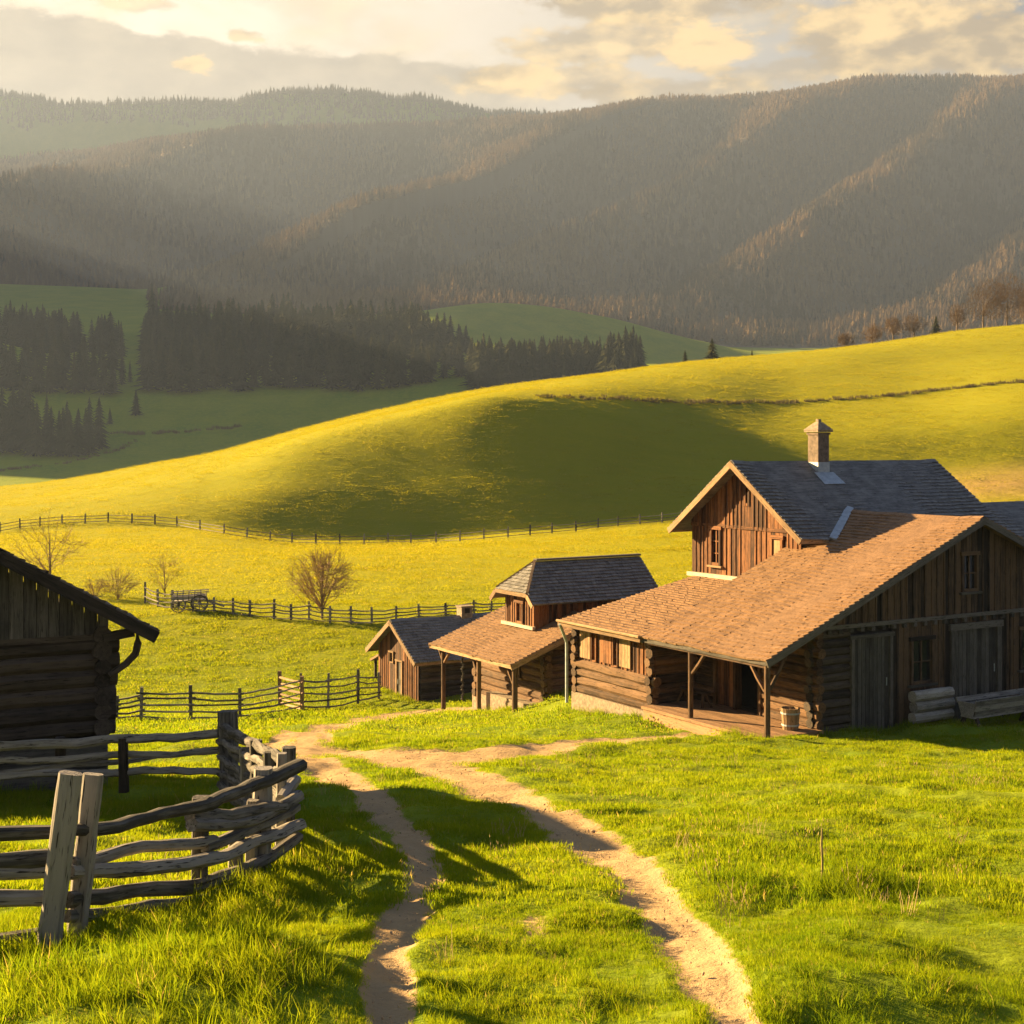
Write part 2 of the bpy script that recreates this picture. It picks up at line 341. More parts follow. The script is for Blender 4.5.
# dirt tracks: strips described on the ground by picture points (x, y, half width)
TRK = [[(760, 1080, 42), (722, 1000, 38), (690, 940, 34), (640, 880, 30), (585, 840, 26), (530, 805, 23), (470, 778, 18), (415, 762, 13), (350, 752, 8)],
       [(385, 1080, 26), (392, 1000, 24), (388, 960, 24), (412, 910, 22), (424, 870, 17), (412, 840, 15), (385, 815, 15), (365, 790, 14), (335, 772, 10), (300, 760, 8)],
       [(262, 744, 4), (285, 737, 7), (330, 730, 7), (352, 722, 5), (395, 715, 4), (450, 710, 4), (500, 708, 4)],
       [(262, 748, 6), (310, 748, 9), (390, 757, 10), (470, 757, 8), (540, 750, 6), (610, 743, 5), (670, 737, 5), (715, 731, 6), (750, 726, 7)],
       [(330, 740, 5), (318, 730, 10), (300, 745, 10)]]
def dirt_at(x, y, z):
    p = 512 + F_PX * x / y; r = HZ - F_PX * z / y
    best = np.full(len(x), 9.0)
    for poly, kw in zip(TRK, (.72, 1.0, .8, .8, .8)):
        for (ax, ay, aw), (bx, by, bw) in zip(poly[:-1], poly[1:]):
            dx, dy = bx - ax, by - ay; s = np.clip(((p - ax) * dx + (r - ay) * dy) / (dx * dx + dy * dy), 0, 1)
            dd = np.hypot(p - ax - s * dx, r - ay - s * dy) / ((aw + s * (bw - aw)) * kw); best = np.minimum(best, dd)
    best = best + .55 * fbm(x / 1.1, y / 1.1, 4, 41) * np.clip(18 / y, .3, 1)
    v = np.clip((1.45 - best) / .85, 0, 1)
    wear = np.clip((fbm(x / .9, y / .9, 3, 47) - .12) * 2.2, 0, .55)   # bald patches between the ruts
    mid = np.clip(1 - np.abs(p - 530 - (r - 900) * .25) / 60, 0, 1) * np.clip((r - 850) / 60, 0, 1)
    return np.clip(np.maximum(v, np.clip(wear * 1.1, 0, .6) * mid), 0, 1) * (y < 70)

# ------------------------------------------------------------------ ground sheet, one fan split into named stretches
pc = np.concatenate([np.arange(-700, -200, 20), np.arange(-200, 1224, 4.0), np.arange(1224, 1801, 20)])
dr = np.concatenate([np.exp(np.arange(math.log(5.5), math.log(100), .0065)), np.exp(np.arange(math.log(100), math.log(3500), .0085)), [3500]])
P2, D2 = np.meshgrid(pc, dr); X2 = (P2 - 512) / F_PX * D2; Z2 = H(X2.ravel(), D2.ravel()).reshape(X2.shape)
DIRT = dirt_at(X2.ravel(), D2.ravel(), Hbase(X2.ravel(), D2.ravel())).reshape(X2.shape)
Z2 = Z2 - .08 * DIRT
NR, NC = X2.shape
def grass_mat():
    m, t, p = newmat('meadow_ground')
    geo = t.node('ShaderNodeNewGeometry').outputs['Position']
    flat = t.mapping(geo, (1, 1, .2))
    dirt = t.attr('dirt').outputs['Fac']; dry = t.attr('dry').outputs['Fac']
    big = t.noise(flat, .05, 4, .6); mid = t.noise(flat, .6, 4, .6); fine = t.noise(flat, 9, 4, .7); tiny = t.noise(flat, 60, 3, .7)
    mow = t.noise(t.mapping(geo, (.05, .8, .3)), 1.0, 4, .6)
    g = t.mix(t.ramp(big, .3, .7), (.09, .15, .010), (.15, .19, .011))
    g = t.mix(t.m('MULTIPLY', t.ramp(mid, .35, .7), .6), g, (.18, .215, .012))
    g = t.mix(t.m('MULTIPLY', t.ramp(fine, .45, .7), .45), g, (.07, .10, .010))
    g = t.mix(t.m('MULTIPLY', t.ramp(mow, .5, .7), .35), g, (.10, .115, .012))
    sp = t.node('ShaderNodeSeparateXYZ'); t.link(geo, sp.inputs[0]); gold = t.m('MULTIPLY', t.ramp(sp.outputs[1], 45, 110), t.m('SUBTRACT', 1.0, t.ramp(sp.outputs[1], 360, 460)))
    g = t.mix(t.m('MULTIPLY', gold, .75), g, t.mix(t.m('ADD', t.m('MULTIPLY', mow, .6), t.m('MULTIPLY', fine, .4)), (.145, .16, .005), (.275, .24, .008)))
    g = t.mix(dry, g, t.mix(mid, (.30, .20, .07), (.42, .30, .12)))
    s1 = t.noise(flat, 3.0, 5, .65); s2 = t.noise(flat, 34, 4, .7)
    d = t.mix(s1, (.23, .16, .09), (.40, .295, .18)); d = t.mix(t.m('MULTIPLY', t.ramp(s2, .5, .75), .5), d, (.16, .10, .05))
    dm = t.ramp(t.m('ADD', dirt, t.m('MULTIPLY', t.m('SUBTRACT', fine, .5), .7)), .38, .62)
    c = t.mix(dm, g, d)
    t.link(c, p.inputs['Base Color']); p.inputs['Roughness'].default_value = 1; p.inputs['Specular IOR Level'].default_value = 0.05
    p.inputs['Sheen Weight'].default_value = .18; p.inputs['Sheen Roughness'].default_value = .6; t.link(t.mix(1.0, c, (2.2, 2.0, 1.0), 'MULTIPLY'), p.inputs['Sheen Tint'])
    b = t.node('ShaderNodeBump'); b.inputs['Strength'].default_value = .6; b.inputs['Distance'].default_value = .12
    t.link(t.m('ADD', t.m('MULTIPLY', fine, .6), t.m('ADD', t.m('MULTIPLY', mid, 1.5), t.m('MULTIPLY', tiny, .15))), b.inputs['Height']); t.link(b.outputs[0], p.inputs['Normal'])
    # standing blades let low sun through
    tr = t.node('ShaderNodeBsdfTranslucent'); t.link(c, tr.inputs[0])
    return m
def forest_mat():
    m, t, p = newmat('forest_floor')
    geo = t.node('ShaderNodeNewGeometry').outputs['Position']; n = t.noise(t.mapping(geo, (1, 1, .4)), .02, 5, .6)
    t.link(t.mix(n, (.045, .032, .018), (.10, .07, .035)), p.inputs['Base Color']); p.inputs['Roughness'].default_value = 1
    return m
GM, FM = grass_mat(), forest_mat()
DRY = np.clip(1 - np.abs(D2 - 176) / 9, 0, 1) * np.clip((P2 - 880) / 40, 0, 1) * 1.0
def stretch(name, rows, sel, mat):
    """build the part of the sheet whose quads are selected"""
    q = np.argwhere(sel) ; a = (q[:, 0] + rows) * NC + q[:, 1]
    quads = np.stack([a, a + 1, a + NC + 1, a + NC], 1)
    used, inv = np.unique(quads, return_inverse=True); quads = inv.reshape(-1, 4)
    co = np.stack([X2.ravel()[used], D2.ravel()[used], Z2.ravel()[used]], 1)
    me = bpy.data.meshes.new(name); n = len(quads)
    me.vertices.add(len(co)); me.vertices.foreach_set('co', co.astype(np.float32).ravel())
    me.loops.add(n * 4); me.loops.foreach_set('vertex_index', quads.astype(np.int32).ravel())
    me.polygons.add(n); me.polygons.foreach_set('loop_start', np.arange(0, n * 4, 4, dtype=np.int32))
    me.polygons.foreach_set('use_smooth', np.ones(n, bool)); me.update(calc_edges=True)
    for nm, arr in (('dirt', DIRT), ('dry', DRY)):
        at_ = me.attributes.new(nm, 'FLOAT', 'POINT'); at_.data.foreach_set('value', arr.ravel()[used].astype(np.float32))
    me.materials.append(mat); o = bpy.data.objects.new(name, me); COL.objects.link(o); o['kind'] = 'structure'
    return o
DC = (DIRT[:-1, :-1] + DIRT[1:, 1:] + DIRT[1:, :-1] + DIRT[:-1, 1:]) / 4; DM = dr[:-1]; PM = pc[:-1]
near = (DM < 92)[:, None] & (PM > -9999)[None, :]
stretch('ground', 0, near & (DC < .55), GM)
stretch('dirt_track', 0, near & (DC >= .55), GM)
rowsel = lambda a, b: ((DM >= a) & (DM < b))[:, None] & (PM > -9999)[None, :]
stretch('pasture_hill', 0, rowsel(92, 420), GM)
left = (DM < 1420)[:, None] & (PM < 165)[None, :]
stretch('valley_meadow', 0, rowsel(420, 1290) | (rowsel(1290, 1420) & left), GM)
stretch('mountain', 0, rowsel(1290, 2830) & ~left, FM)
stretch('far_ridge', 0, rowsel(2830, 9999), GM)
# ------------------------------------------------------------------ building helpers (local axes: x along the front gable, y along the ridge going back, z up)
def shingles(mb, O, U, Vd, N, ulen, vlen, lim=None, expo=.22, wr=(.15, .36), th=.055):
    O, U, Vd, N = (Vector(q) for q in (O, U, Vd, N)); U = U.normalized(); Vd = Vd.normalized(); N = N.normalized()
    nrow = int(math.ceil(vlen / expo)); e = vlen / nrow
    for r in range(nrow):
        v0 = r * e; v1 = min(v0 + e * 1.25, vlen)
        a, b = lim((v0 + e * .5)) if lim else (0, ulen)
        rt = random.uniform(-.08, .08); u = a
        while u < b - .01:
            wd = random.uniform(*wr); u2 = min(u + wd, b)
            if b - u2 < .06: u2 = b
            ln = v0 + random.uniform(-.012, .012) - (.0 if random.random() > .004 else .03); lift = th * random.uniform(.9, 1.25)
            P = lambda uu, vv, n: O + U * uu + Vd * vv + N * n
            g = .006
            vs = [P(u + g, ln, lift), P(u2 - g, ln, lift), P(u2 - g, v1, .003), P(u + g, v1, .003), P(u + g, ln, .0), P(u2 - g, ln, .0)]
            gs = [(q_, (uu), .0) for q_, uu in ((0, u), (0, u2), (.3, u2), (.3, u), (0, u), (0, u2))]
            mb.add(vs, [(0, 1, 2, 3), (4, 5, 1, 0), (4, 0, 3), (5, 2, 1)], min(1, max(0, random.gauss(.5 + rt, .14))), gs)
            u = u2
def board_wall(mb, O, U, N, u0, u1, zb, zt, wd=.2, th=.03, holes=(), gap=.012, batten=0, vary=.03, tone=None):
    """upright boards; zb, zt: height functions of u (or numbers); holes: (u0, u1, z0, z1)"""
    O, U, N = Vector(O), Vector(U).normalized(), Vector(N).normalized(); Zv = Vector((0, 0, 1))
    fb = zb if callable(zb) else (lambda u: zb); ft = zt if callable(zt) else (lambda u: zt)
    cuts = sorted({u0, u1} | {h for q_ in holes for h in q_[:2] if u0 < h < u1}); edges = []
    for a, b in zip(cuts[:-1], cuts[1:]):
        n = max(1, round((b - a) / wd)); e = [a + (b - a) * i / n for i in range(n + 1)]
        for i in range(1, n): e[i] += random.uniform(-.12, .12) * wd
        edges += list(zip(e[:-1], e[1:]))
    for a, b in edges:
        mid = (a + b) / 2; spans = [(None, None)]
        lo, hi = fb(mid), ft(mid); iv = [(lo, hi)]
        for h in holes:
            if h[0] - .001 <= mid <= h[1] + .001:
                nv = []
                for z0, z1 in iv:
                    if h[3] <= z0 or h[2] >= z1: nv.append((z0, z1)); continue
                    if h[2] > z0: nv.append((z0, h[2]))
                    if h[3] < z1: nv.append((h[3], z1))
                iv = nv
        tn = (random.random() if tone is None else tone); out = random.uniform(0, .012)
        for z0, z1 in iv:
            if z1 - z0 < .03: continue
            top_is = abs(z1 - hi) < 1e-6; bot_is = abs(z0 - lo) < 1e-6
            za, zbb = (ft(a), ft(b)) if top_is else (z1, z1); d = random.uniform(0, vary) if bot_is else 0
            A, B = a + gap / 2, b - gap / 2
            vs = []; gs = []
            for n_ in (0, th + out):
                for u, z in ((A, z0 - d), (B, z0 - d), (B, zbb), (A, za)):
                    vs.append(O + U * u + N * n_ + Zv * z); gs.append((z, u, n_))
            mb.add(vs, [(0, 3, 2, 1), (4, 5, 6, 7), (0, 1, 5, 4), (1, 2, 6, 5), (2, 3, 7, 6), (3, 0, 4, 7)], tn, gs)
            if batten and abs(u1 - b) > .02:
                bw = batten; zz = min(ft(b - bw / 2), ft(b + bw / 2)) if top_is else z1
                c0 = O + U * b + N * (th + .018)
                if not any(h[0] - .03 < b < h[1] + .03 for h in holes):
                    mb.bar(c0 + Zv * (z0 - d), c0 + Zv * zz, bw, .03, up=N, tone=tn * .6 + random.uniform(0, .4))
def log_wall(mb, P0, P1, z0, z1, r=.14, holes=(), ext=(.22, .22), n=8, tones=(0, 1)):
    P0, P1 = Vector(P0), Vector(P1); d = (P1 - P0); L = d.length; d.normalize(); side = Vector((-d.y, d.x, 0))
    nl = max(1, round((z1 - z0) / (2 * r * .93))); st = (z1 - z0) / nl
    for i in range(nl):
        z = z0 + st * (i + .5); iv = [(-ext[0] * random.uniform(.7, 1.2), L + ext[1] * random.uniform(.7, 1.2))]
        for h in holes:
            if h[2] < z < h[3]:
                nv = []
                for a, b in iv:
                    if h[0] > a: nv.append((a, min(b, h[0])))
                    if h[1] < b: nv.append((max(a, h[1]), b))
                iv = nv
        for a, b in iv:
            if b - a < .05: continue
            k = max(2, int((b - a) / .7)); pts = []; rad = []; r0 = st * .55 * random.uniform(.92, 1.1)
            for j in range(k + 1):
                s_ = a + (b - a) * j / k
                pts.append(P0 + d * s_ + side * random.uniform(-.018, .018) + Vector((0, 0, z + random.uniform(-.014, .014)))); rad.append(r0 * random.uniform(.94, 1.06))
            mb.tube(pts, rad, n, wob=.06, tone=random.uniform(*tones))
def window(parent, O, U, N, u0, u1, z0, z1, mat='board', fr=.09, bars=(1, 1), sill=True, proud=.075):
    """frame > pane, sill"""
    O, U, N = Vector(O), Vector(U).normalized(), Vector(N).normalized(); Zv = Vector((0, 0, 1))
    P = lambda u, z, n=0: O + U * u + Zv * z + N * n
    m = MB(); n0 = proud / 2
    for u in (u0 + fr / 2, u1 - fr / 2): m.bar(P(u, z0, n0), P(u, z1, n0), fr, proud + .06, up=N)
    m.bar(P(u0 - .05, z1 + fr * .5, n0 + .008), P(u1 + .05, z1 + fr * .5, n0 + .008), fr * 1.3, proud + .07, up=N)
    m.bar(P(u0 + fr, z0 + fr / 2, n0 - .003), P(u1 - fr, z0 + fr / 2, n0 - .003), fr, proud + .05, up=N)
    for i in range(bars[0]):
        u = u0 + (u1 - u0) * (i + 1) / (bars[0] + 1); m.bar(P(u, z0 + fr, .02), P(u, z1, .02), .045, .04, up=N, tone=.8)
    for i in range(bars[1]):
        z = z0 + (z1 - z0) * (i + 1) / (bars[1] + 1); m.bar(P(u0 + fr, z, .016), P(u1 - fr, z, .016), .04, .035, up=N, tone=.8)
    o = m.build('window', MAT[mat], parent)
    g = MB(); g.bar(P(u0 + fr * .6, (z0 + z1) / 2, -.03), P(u1 - fr * .6, (z0 + z1) / 2, -.03), z1 - z0 - fr * .8, .03, up=N); g.build('pane', MAT['glass'], o)
    if sill:
        s_ = MB(); s_.bar(P(u0 - .1, z0 - .03, n0 + .03), P(u1 + .1, z0 - .03, n0 + .03), .07, proud + .14, up=N); s_.v = s_.v
        s_ = MB(); s_.bar(P(u0 - .1, z0 - .04, n0 + .04), P(u1 + .1, z0 - .04, n0 + .04), .16, .07, up=Zv); s_.build('sill', MAT['door' if mat == 'dkboard' else 'trim'], o)
    return o
def door(parent, O, U, N, u0, u1, z0, z1, mat='door', fr=.12, leaves=1, frame='grey', bar=False):
    O, U, N = Vector(O), Vector(U).normalized(), Vector(N).normalized(); Zv = Vector((0, 0, 1))
    P = lambda u, z, n=0: O + U * u + Zv * z + N * n
    m = MB(); board_wall(m, O + N * .005, U, N, u0 + fr, u1 - fr, z0, z1 - fr, .17, .035, gap=.014, vary=0)
    o = m.build('door', MAT[mat], parent)
    f = MB()
    for u in (u0 + fr / 2, u1 - fr / 2): f.bar(P(u, z0, .05), P(u, z1 - fr, .05), fr, .12, up=N)
    f.bar(P(u0 - .06, z1 - fr / 2, .055), P(u1 + .06, z1 - fr / 2, .055), fr, .14, up=N); f.build('door_frame', MAT[frame], o)
    if bar:
        b = MB()
        for k in (.2, .78): b.bar(P(u0 + fr, z0 + (z1 - z0) * k, .06), P(u1 - fr, z0 + (z1 - z0) * k, .06), .12, .03, up=N)
        b.build('brace', MAT[mat], o)
    h = MB(); uu = u1 - fr - .15; h.tube([P(uu, (z0 + z1) / 2 - .12, .1), P(uu, (z0 + z1) / 2 + .12, .1)], .016, 6); h.build('handle', MAT['metal'], o)
    return o
def post_part(parent, base, top, wd=.16, mat='log', braces=()):
    m = MB(); b, t_ = Vector(base), Vector(top); k = 5
    m.tube([b.lerp(t_, i / k) for i in range(k + 1)], [wd * .56] + [wd * .5] * k, 8, square=.9, wob=.04)
    o = m.build('post', MAT[mat], parent)
    for a, e in braces:
        q_ = MB(); a, e = Vector(a), Vector(e); mid = (a + e) / 2 + (b - a) * 0
        q_.tube([a, a.lerp(e, .5) + Vector((0, 0, -.03)), e], [.05, .055, .05], 6, square=.8); q_.build('brace', MAT[mat], o)
    return o
def gable_roof(parent, name, y0, y1, xm, half, ze, zr, mat, expo=.22, ridge_mat=None, barge='grey', th=.07, left=True, right=True, sag=0, axis='y', fascia=True, barge_ends=(1, 1), right_half=None):
    """ridge along local y (axis 'y', eaves at xm-half, xm+half) or along x (axis 'x': y0..y1 are x limits, xm the y of the ridge)"""
    W = (lambda a, b, z: Vector((a, b, z))) if axis == 'y' else (lambda a, b, z: Vector((b, a, z)))
    m = MB(); rise = zr - ze; rh = right_half or half
    sl_ = []
    for sg, use, hf in ((-1, left, half), (1, right, rh)):
        if not use: continue
        e = zr - rise * hf / half
        vl = math.hypot(hf, zr - e); O = W(xm + sg * hf, y0, e); Vd = (W(xm, y0, zr) - O).normalized(); U = W(0, 1, 0)
        N = Vd.cross(U); N = N if N.z > 0 else -N
        poly = [O, O + U * (y1 - y0), O + U * (y1 - y0) + Vd * vl, O + Vd * vl]
        n2 = (poly[1] - poly[0]).cross(poly[2] - poly[0])
        if n2.dot(N) < 0: poly = poly[::-1]
        m.slab(poly, N, th, .3)
        shingles(m, O - Vd * .04 - U * .03, U, Vd, N, y1 - y0 + .06, vl + .02, expo=expo)
        sl_.append((sg, O, Vd, N, vl, hf, e))
    ph = random.uniform(0, 6); lw_ = y1 - y0
    def settle(mb):
        for v in mb.v:
            a = v.y if axis == 'y' else v.x; c_ = v.x if axis == 'y' else v.y; e_ = max(0, 1 - abs(c_ - xm) / half)
            v.z -= lw_ * .010 * math.sin(math.pi * min(1, max(0, (a - y0) / lw_))) * (.4 + .6 * e_) + .018 * math.sin(a * 1.7 + ph) + .012 * math.sin(a * 3.9 + c_ * 1.3 + ph * 2)
    settle(m); roof = m.build(name, MAT[mat], parent)
    rc = MB(); L = y1 - y0; k = max(1, round(L / .45))
    for i in range(k):
        a, b = y0 + L * i / k, y0 + L * (i + 1) / k + .04
        for sg in (-1, 1):
            rc.slab([W(xm, a, zr + .055), W(xm, b, zr + .045), W(xm + sg * .17, b, zr - .17 * rise / half + .05), W(xm + sg * .17, a, zr - .17 * rise / half + .06)], (sg * rise if axis == 'y' else 0, 0 if axis == 'y' else sg * rise, half), .02)
    settle(rc); rc.build('ridge_cap', MAT[ridge_mat or mat], roof)
    bb = MB()
    for sg, O, Vd, N, vl, hf, e in sl_:
        for yy, on in ((y0 - .025, barge_ends[0]), (y1 + .025, barge_ends[1])):
            if on: bb.bar(W(xm + sg * hf, yy, e) - N * .09 - Vd * .05, W(xm, yy, zr) - N * .09, .05, .2, up=N, tone=random.random())
        if fascia: bb.bar(W(xm + sg * (hf - .02), y0, e - .085), W(xm + sg * (hf - .02), y1, e - .085), .04, .13, tone=random.random())
    settle(bb); bb.build('bargeboard', MAT[barge], roof)
    return roof
ROT = math.atan2(.515, .857)
X, Y, Z_ = Vector((1, 0, 0)), Vector((0, 1, 0)), Vector((0, 0, 1))
# ------------------------------------------------------------------ farmhouse
fh = thing('farmhouse', 'large timber farmhouse with sunlit brown shingle roof, porch and brick chimney', 'house', (7.1, 39, -8.5), ROT)
XM, ZE, ZR, HF = 8.85, 2.32, 6.07, 8.85
gable_roof(fh, 'porch_roof', 0, 5.87, XM, HF, ZE, ZR, 'shingle', .215, barge='grey', th=.09, right_half=7.6)
rz_ = lambda x: ZE + (ZR - ZE) / HF * (x if x <= XM else 2 * XM - x)          # wing roof plane
# lower roof under the upper gable
m = MB(); V1 = Vector((6.15, 0, 1.28)); N1 = Vector((-1.28, 0, 6.15)).normalized()
O = Vector((-.06, 5.86, ZE - .03)); poly = [O, O + V1, O + V1 + Y * 4.75, O + Y * 4.75]
if (poly[1] - poly[0]).cross(poly[2] - poly[0]).dot(N1) < 0: poly = poly[::-1]
m.slab(poly, N1, .09, .3); shingles(m, O - V1.normalized() * .04, Y, V1, N1, 4.75, V1.length + .1, expo=.215); sr = m.build('side_roof', MAT['shingle'], fh)
b = MB(); b.bar(O + Y * 4.78 - N1 * .08, O + V1 + Y * 4.78 - N1 * .08, .05, .19, up=N1); b.bar(O - Z_ * .09, O + Y * 4.75 - Z_ * .09, .04, .13); b.build('bargeboard', MAT['trim'], sr)
s_ = MB(); s_.tube([O + Vector((-.05, 0, .02)), O + Vector((-.05, 4.75, .02))], .05, 8); s_.build('gutter', MAT['trim'], sr)
# upper house
UL, UH, UZE, UZR = 8.05, 3.54, 5.23, 7.73
upr = gable_roof(fh, 'upper_roof', 5.44, 15.5, UL, UH, UZE, UZR, 'slate', .2, barge='trim', th=.1, axis='x')
uroof = lambda y: UZR - (UZR - UZE) / UH * abs(y - UL)
m = MB(); W0 = Vector((6.05, 0, 0))
holes = [(9.25, 9.85, 4.0, 5.3), (6.0, 6.62, 4.15, 5.15), (7.68, 7.98, 6.2, 6.85)]
board_wall(m, W0, Y, -X, 5.15, 10.95, 3.3, 5.45, .24, .03, holes, gap=.02, batten=.07)
board_wall(m, W0 - X * .03, Y, -X, 5.15, 10.95, 5.4, lambda u: uroof(u) - .1, .22, .03, holes, gap=.02, batten=.06)
m.build('upper_gable_boards', MAT['board'], fh)
m = MB(); m.bar(W0 + Vector((-.05, 5.15, 5.43)), W0 + Vector((-.05, 10.95, 5.43)), .06, .12); m.bar(W0 + Vector((-.04, 10.98, 3.4)), W0 + Vector((-.04, 10.98, 5.3)), .14, .14); m.bar(W0 + Vector((-.04, 5.12, 3.4)), W0 + Vector((-.04, 5.12, 5.3)), .14, .14)
m.build('beam', MAT['board'], fh)
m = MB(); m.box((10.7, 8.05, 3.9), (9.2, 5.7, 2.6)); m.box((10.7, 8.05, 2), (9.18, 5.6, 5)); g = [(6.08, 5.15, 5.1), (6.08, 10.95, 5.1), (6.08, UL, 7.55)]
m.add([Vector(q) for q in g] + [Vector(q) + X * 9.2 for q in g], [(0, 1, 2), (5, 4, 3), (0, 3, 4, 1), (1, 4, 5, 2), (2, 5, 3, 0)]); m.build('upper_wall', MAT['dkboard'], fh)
m = MB(); m.bar((5.93, 5.1, 3.66), (5.93, 11.05, 3.60), .16, .14); m.build('flashing', MAT['pale'], fh)
for h, bars in ((holes[0], (1, 2)), (holes[1], (0, 0)), (holes[2], (0, 0))):
    window(fh, W0, Y, -X, *h, mat='board', fr=.1, bars=bars, sill=h[1] - h[0] > .4)
m = MB(); m.bar((6.0, 6.3, 4.2), (6.0, 6.3, 5.1), .3, .03, up=X); sh = m.build('shutter', MAT['trim'], fh)
# chimney on the upper roof
cx, cy = 9.2, 7.7; ch = MB(); ch.box((cx, cy, 7.95), (.52, .52, 1.5), axis=2); ch.box((cx, cy, 8.73), (.6, .6, .08)); cho = ch.build('chimney', MAT['brick'], fh)
c_ = MB(); c_.box((cx, cy, 8.82), (.72, .72, .07)); P8 = [(cx + a * .38, cy + b_ * .38, 8.86) for a, b_ in ((-1, -1), (1, -1), (1, 1), (-1, 1))]; T8 = [(cx + a * .1, cy + b_ * .1, 9.14) for a, b_ in ((-1, -1), (1, -1), (1, 1), (-1, 1))]
c_.hexa([Vector(q) for q in P8 + T8]); c_.box((cx, cy, 9.19), (.14, .14, .12)); c_.build('chimney_cap', MAT['stone'], cho)
f_ = MB(); f_.box((cx, cy, 7.5), (.56, .56, .42)); NS = Vector((0, -2.5, 3.54)).normalized(); VS = Vector((0, 3.54, 2.5)).normalized(); bp = Vector((cx, 6.88, uroof(6.88)))
f_.slab([bp - X * .5 + NS * .055, bp + X * .5 + NS * .055, bp + X * .45 + VS * .7 + NS * .055, bp - X * .45 + VS * .7 + NS * .055], NS, .02); f_.build('flashing', MAT['metal'], cho)
# sheet along the valley between the two roofs
m = MB(); m.bar((6.75, 4.42, rz_(6.75) + .06), (8.9, 5.83, ZR + .1), .26, .05, up=(0, -.4, 1)); m.build('valley_flashing', MAT['metal'], fh)
gable_roof(fh, 'annex_roof', 15.2, 24, 8.0, 3.2, 4.2, 6.05, 'slate', .22, barge='grey', axis='x')
m = MB(); m.box((19.6, 8, 2), (8.2, 5.4, 4.6)); g = [(15.55, 5.3, 4.2), (15.55, 10.7, 4.2), (15.55, 8, 5.8)]
m.add([Vector(q) for q in g] + [Vector(q) + X * 8.1 for q in g], [(0, 1, 2), (5, 4, 3), (0, 3, 4, 1), (1, 4, 5, 2), (2, 5, 3, 0)]); m.build('annex_wall', MAT['dkboard'], fh)
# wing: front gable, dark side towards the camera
FR = Vector((0, .5, 0)); BZ = 3.02
gb = MB(); gh = [(8.35, 9.1, 3.75, 4.9)]
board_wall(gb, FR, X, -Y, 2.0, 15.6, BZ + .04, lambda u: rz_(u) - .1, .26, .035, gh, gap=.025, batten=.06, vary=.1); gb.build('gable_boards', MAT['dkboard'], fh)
bm_ = MB(); bm_.bar(FR + Vector((1.9, -.04, BZ)), FR + Vector((15.6, -.04, BZ)), .12, .12)
for i in range(30): bm_.box(FR + Vector((2.3 + i * .44, -.02, BZ - .13)), (.13, .2, .12), axis=1)
bm_.build('belt_beam', MAT['grey'], fh)
fw = MB(); dh = [(3.62, 5.32, -.2, 2.74), (7.85, 10.15, -.2, 2.78)]; wh = [(6.1, 7.1, 1.05, 2.4), (11.05, 12.1, 1.1, 2.4)]
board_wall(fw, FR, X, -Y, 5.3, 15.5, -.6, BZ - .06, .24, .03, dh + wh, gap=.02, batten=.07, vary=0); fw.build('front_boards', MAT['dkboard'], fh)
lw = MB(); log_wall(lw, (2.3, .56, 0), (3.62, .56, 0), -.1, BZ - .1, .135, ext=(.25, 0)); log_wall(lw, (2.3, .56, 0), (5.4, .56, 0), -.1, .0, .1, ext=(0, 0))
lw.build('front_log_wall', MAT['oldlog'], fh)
door(fh, FR, X, -Y, *dh[0], mat='door', bar=False); door(fh, FR, X, -Y, *dh[1], mat='door', fr=.2)
for h in wh: window(fh, FR, X, -Y, *h, mat='dkboard', bars=(1, 1))
window(fh, FR, X, -Y, *gh[0], mat='dkboard', bars=(1, 1), proud=.06)
# porch side wall with its opening
pw = MB(); oh = [(2.7 - .5, 4.85 - .5, -1, 2.25)]
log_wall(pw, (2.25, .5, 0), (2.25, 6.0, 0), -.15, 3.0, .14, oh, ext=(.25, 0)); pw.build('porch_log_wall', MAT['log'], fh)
pd = MB(); board_wall(pd, (2.2, 0, 0), Y, -X, 3.9, 4.8, .18, 2.2, .15, .035, vary=0); do = pd.build('door', MAT['board'], fh)
fr_ = MB()
for yy in (2.72, 3.87, 4.84): fr_.bar((2.2, yy, .15), (2.2, yy, 2.3), .12, .26, up=X)
fr_.bar((2.2, 2.65, 2.32), (2.2, 4.92, 2.32), .26, .13); fr_.build('door_frame', MAT['log'], do)
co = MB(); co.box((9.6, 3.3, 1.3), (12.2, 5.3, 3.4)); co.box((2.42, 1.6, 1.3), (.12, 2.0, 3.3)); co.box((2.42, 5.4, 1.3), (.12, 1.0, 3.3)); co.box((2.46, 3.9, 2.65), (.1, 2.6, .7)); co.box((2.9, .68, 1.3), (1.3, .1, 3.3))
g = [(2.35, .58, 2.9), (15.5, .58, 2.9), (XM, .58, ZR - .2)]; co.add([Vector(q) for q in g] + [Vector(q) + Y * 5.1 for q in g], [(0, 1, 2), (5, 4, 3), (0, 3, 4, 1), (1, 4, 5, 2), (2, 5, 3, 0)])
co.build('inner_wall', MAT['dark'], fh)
pf = MB()
for i in range(14): pf.box((-.05 + .165 * i + .08, 2.98, .10 + random.uniform(-.006, .006)), (.158, 5.7, .09), axis=1)
pf.box((1.1, 2.98, -.35), (2.2, 5.6, .8)); pf.build('porch_floor', MAT['deck'], fh)
ez = ZE - .14
post_part(fh, (.12, .12, -.4), (.12, .12, ez), .17, 'log', [((.12, .2, 1.45), (.12, .85, ez)), ((.2, .12, 1.5), (.85, .12, rz_(.85) - .18))])
post_part(fh, (.12, 3.55, -.6), (.12, 3.55, ez), .15, 'log', [((.12, 3.47, 1.5), (.12, 2.85, ez))])
m = MB(); m.bar((.12, .05, ez + .0), (.12, 5.85, ez), .14, .14); m.build('porch_beam', MAT['log'], fh)
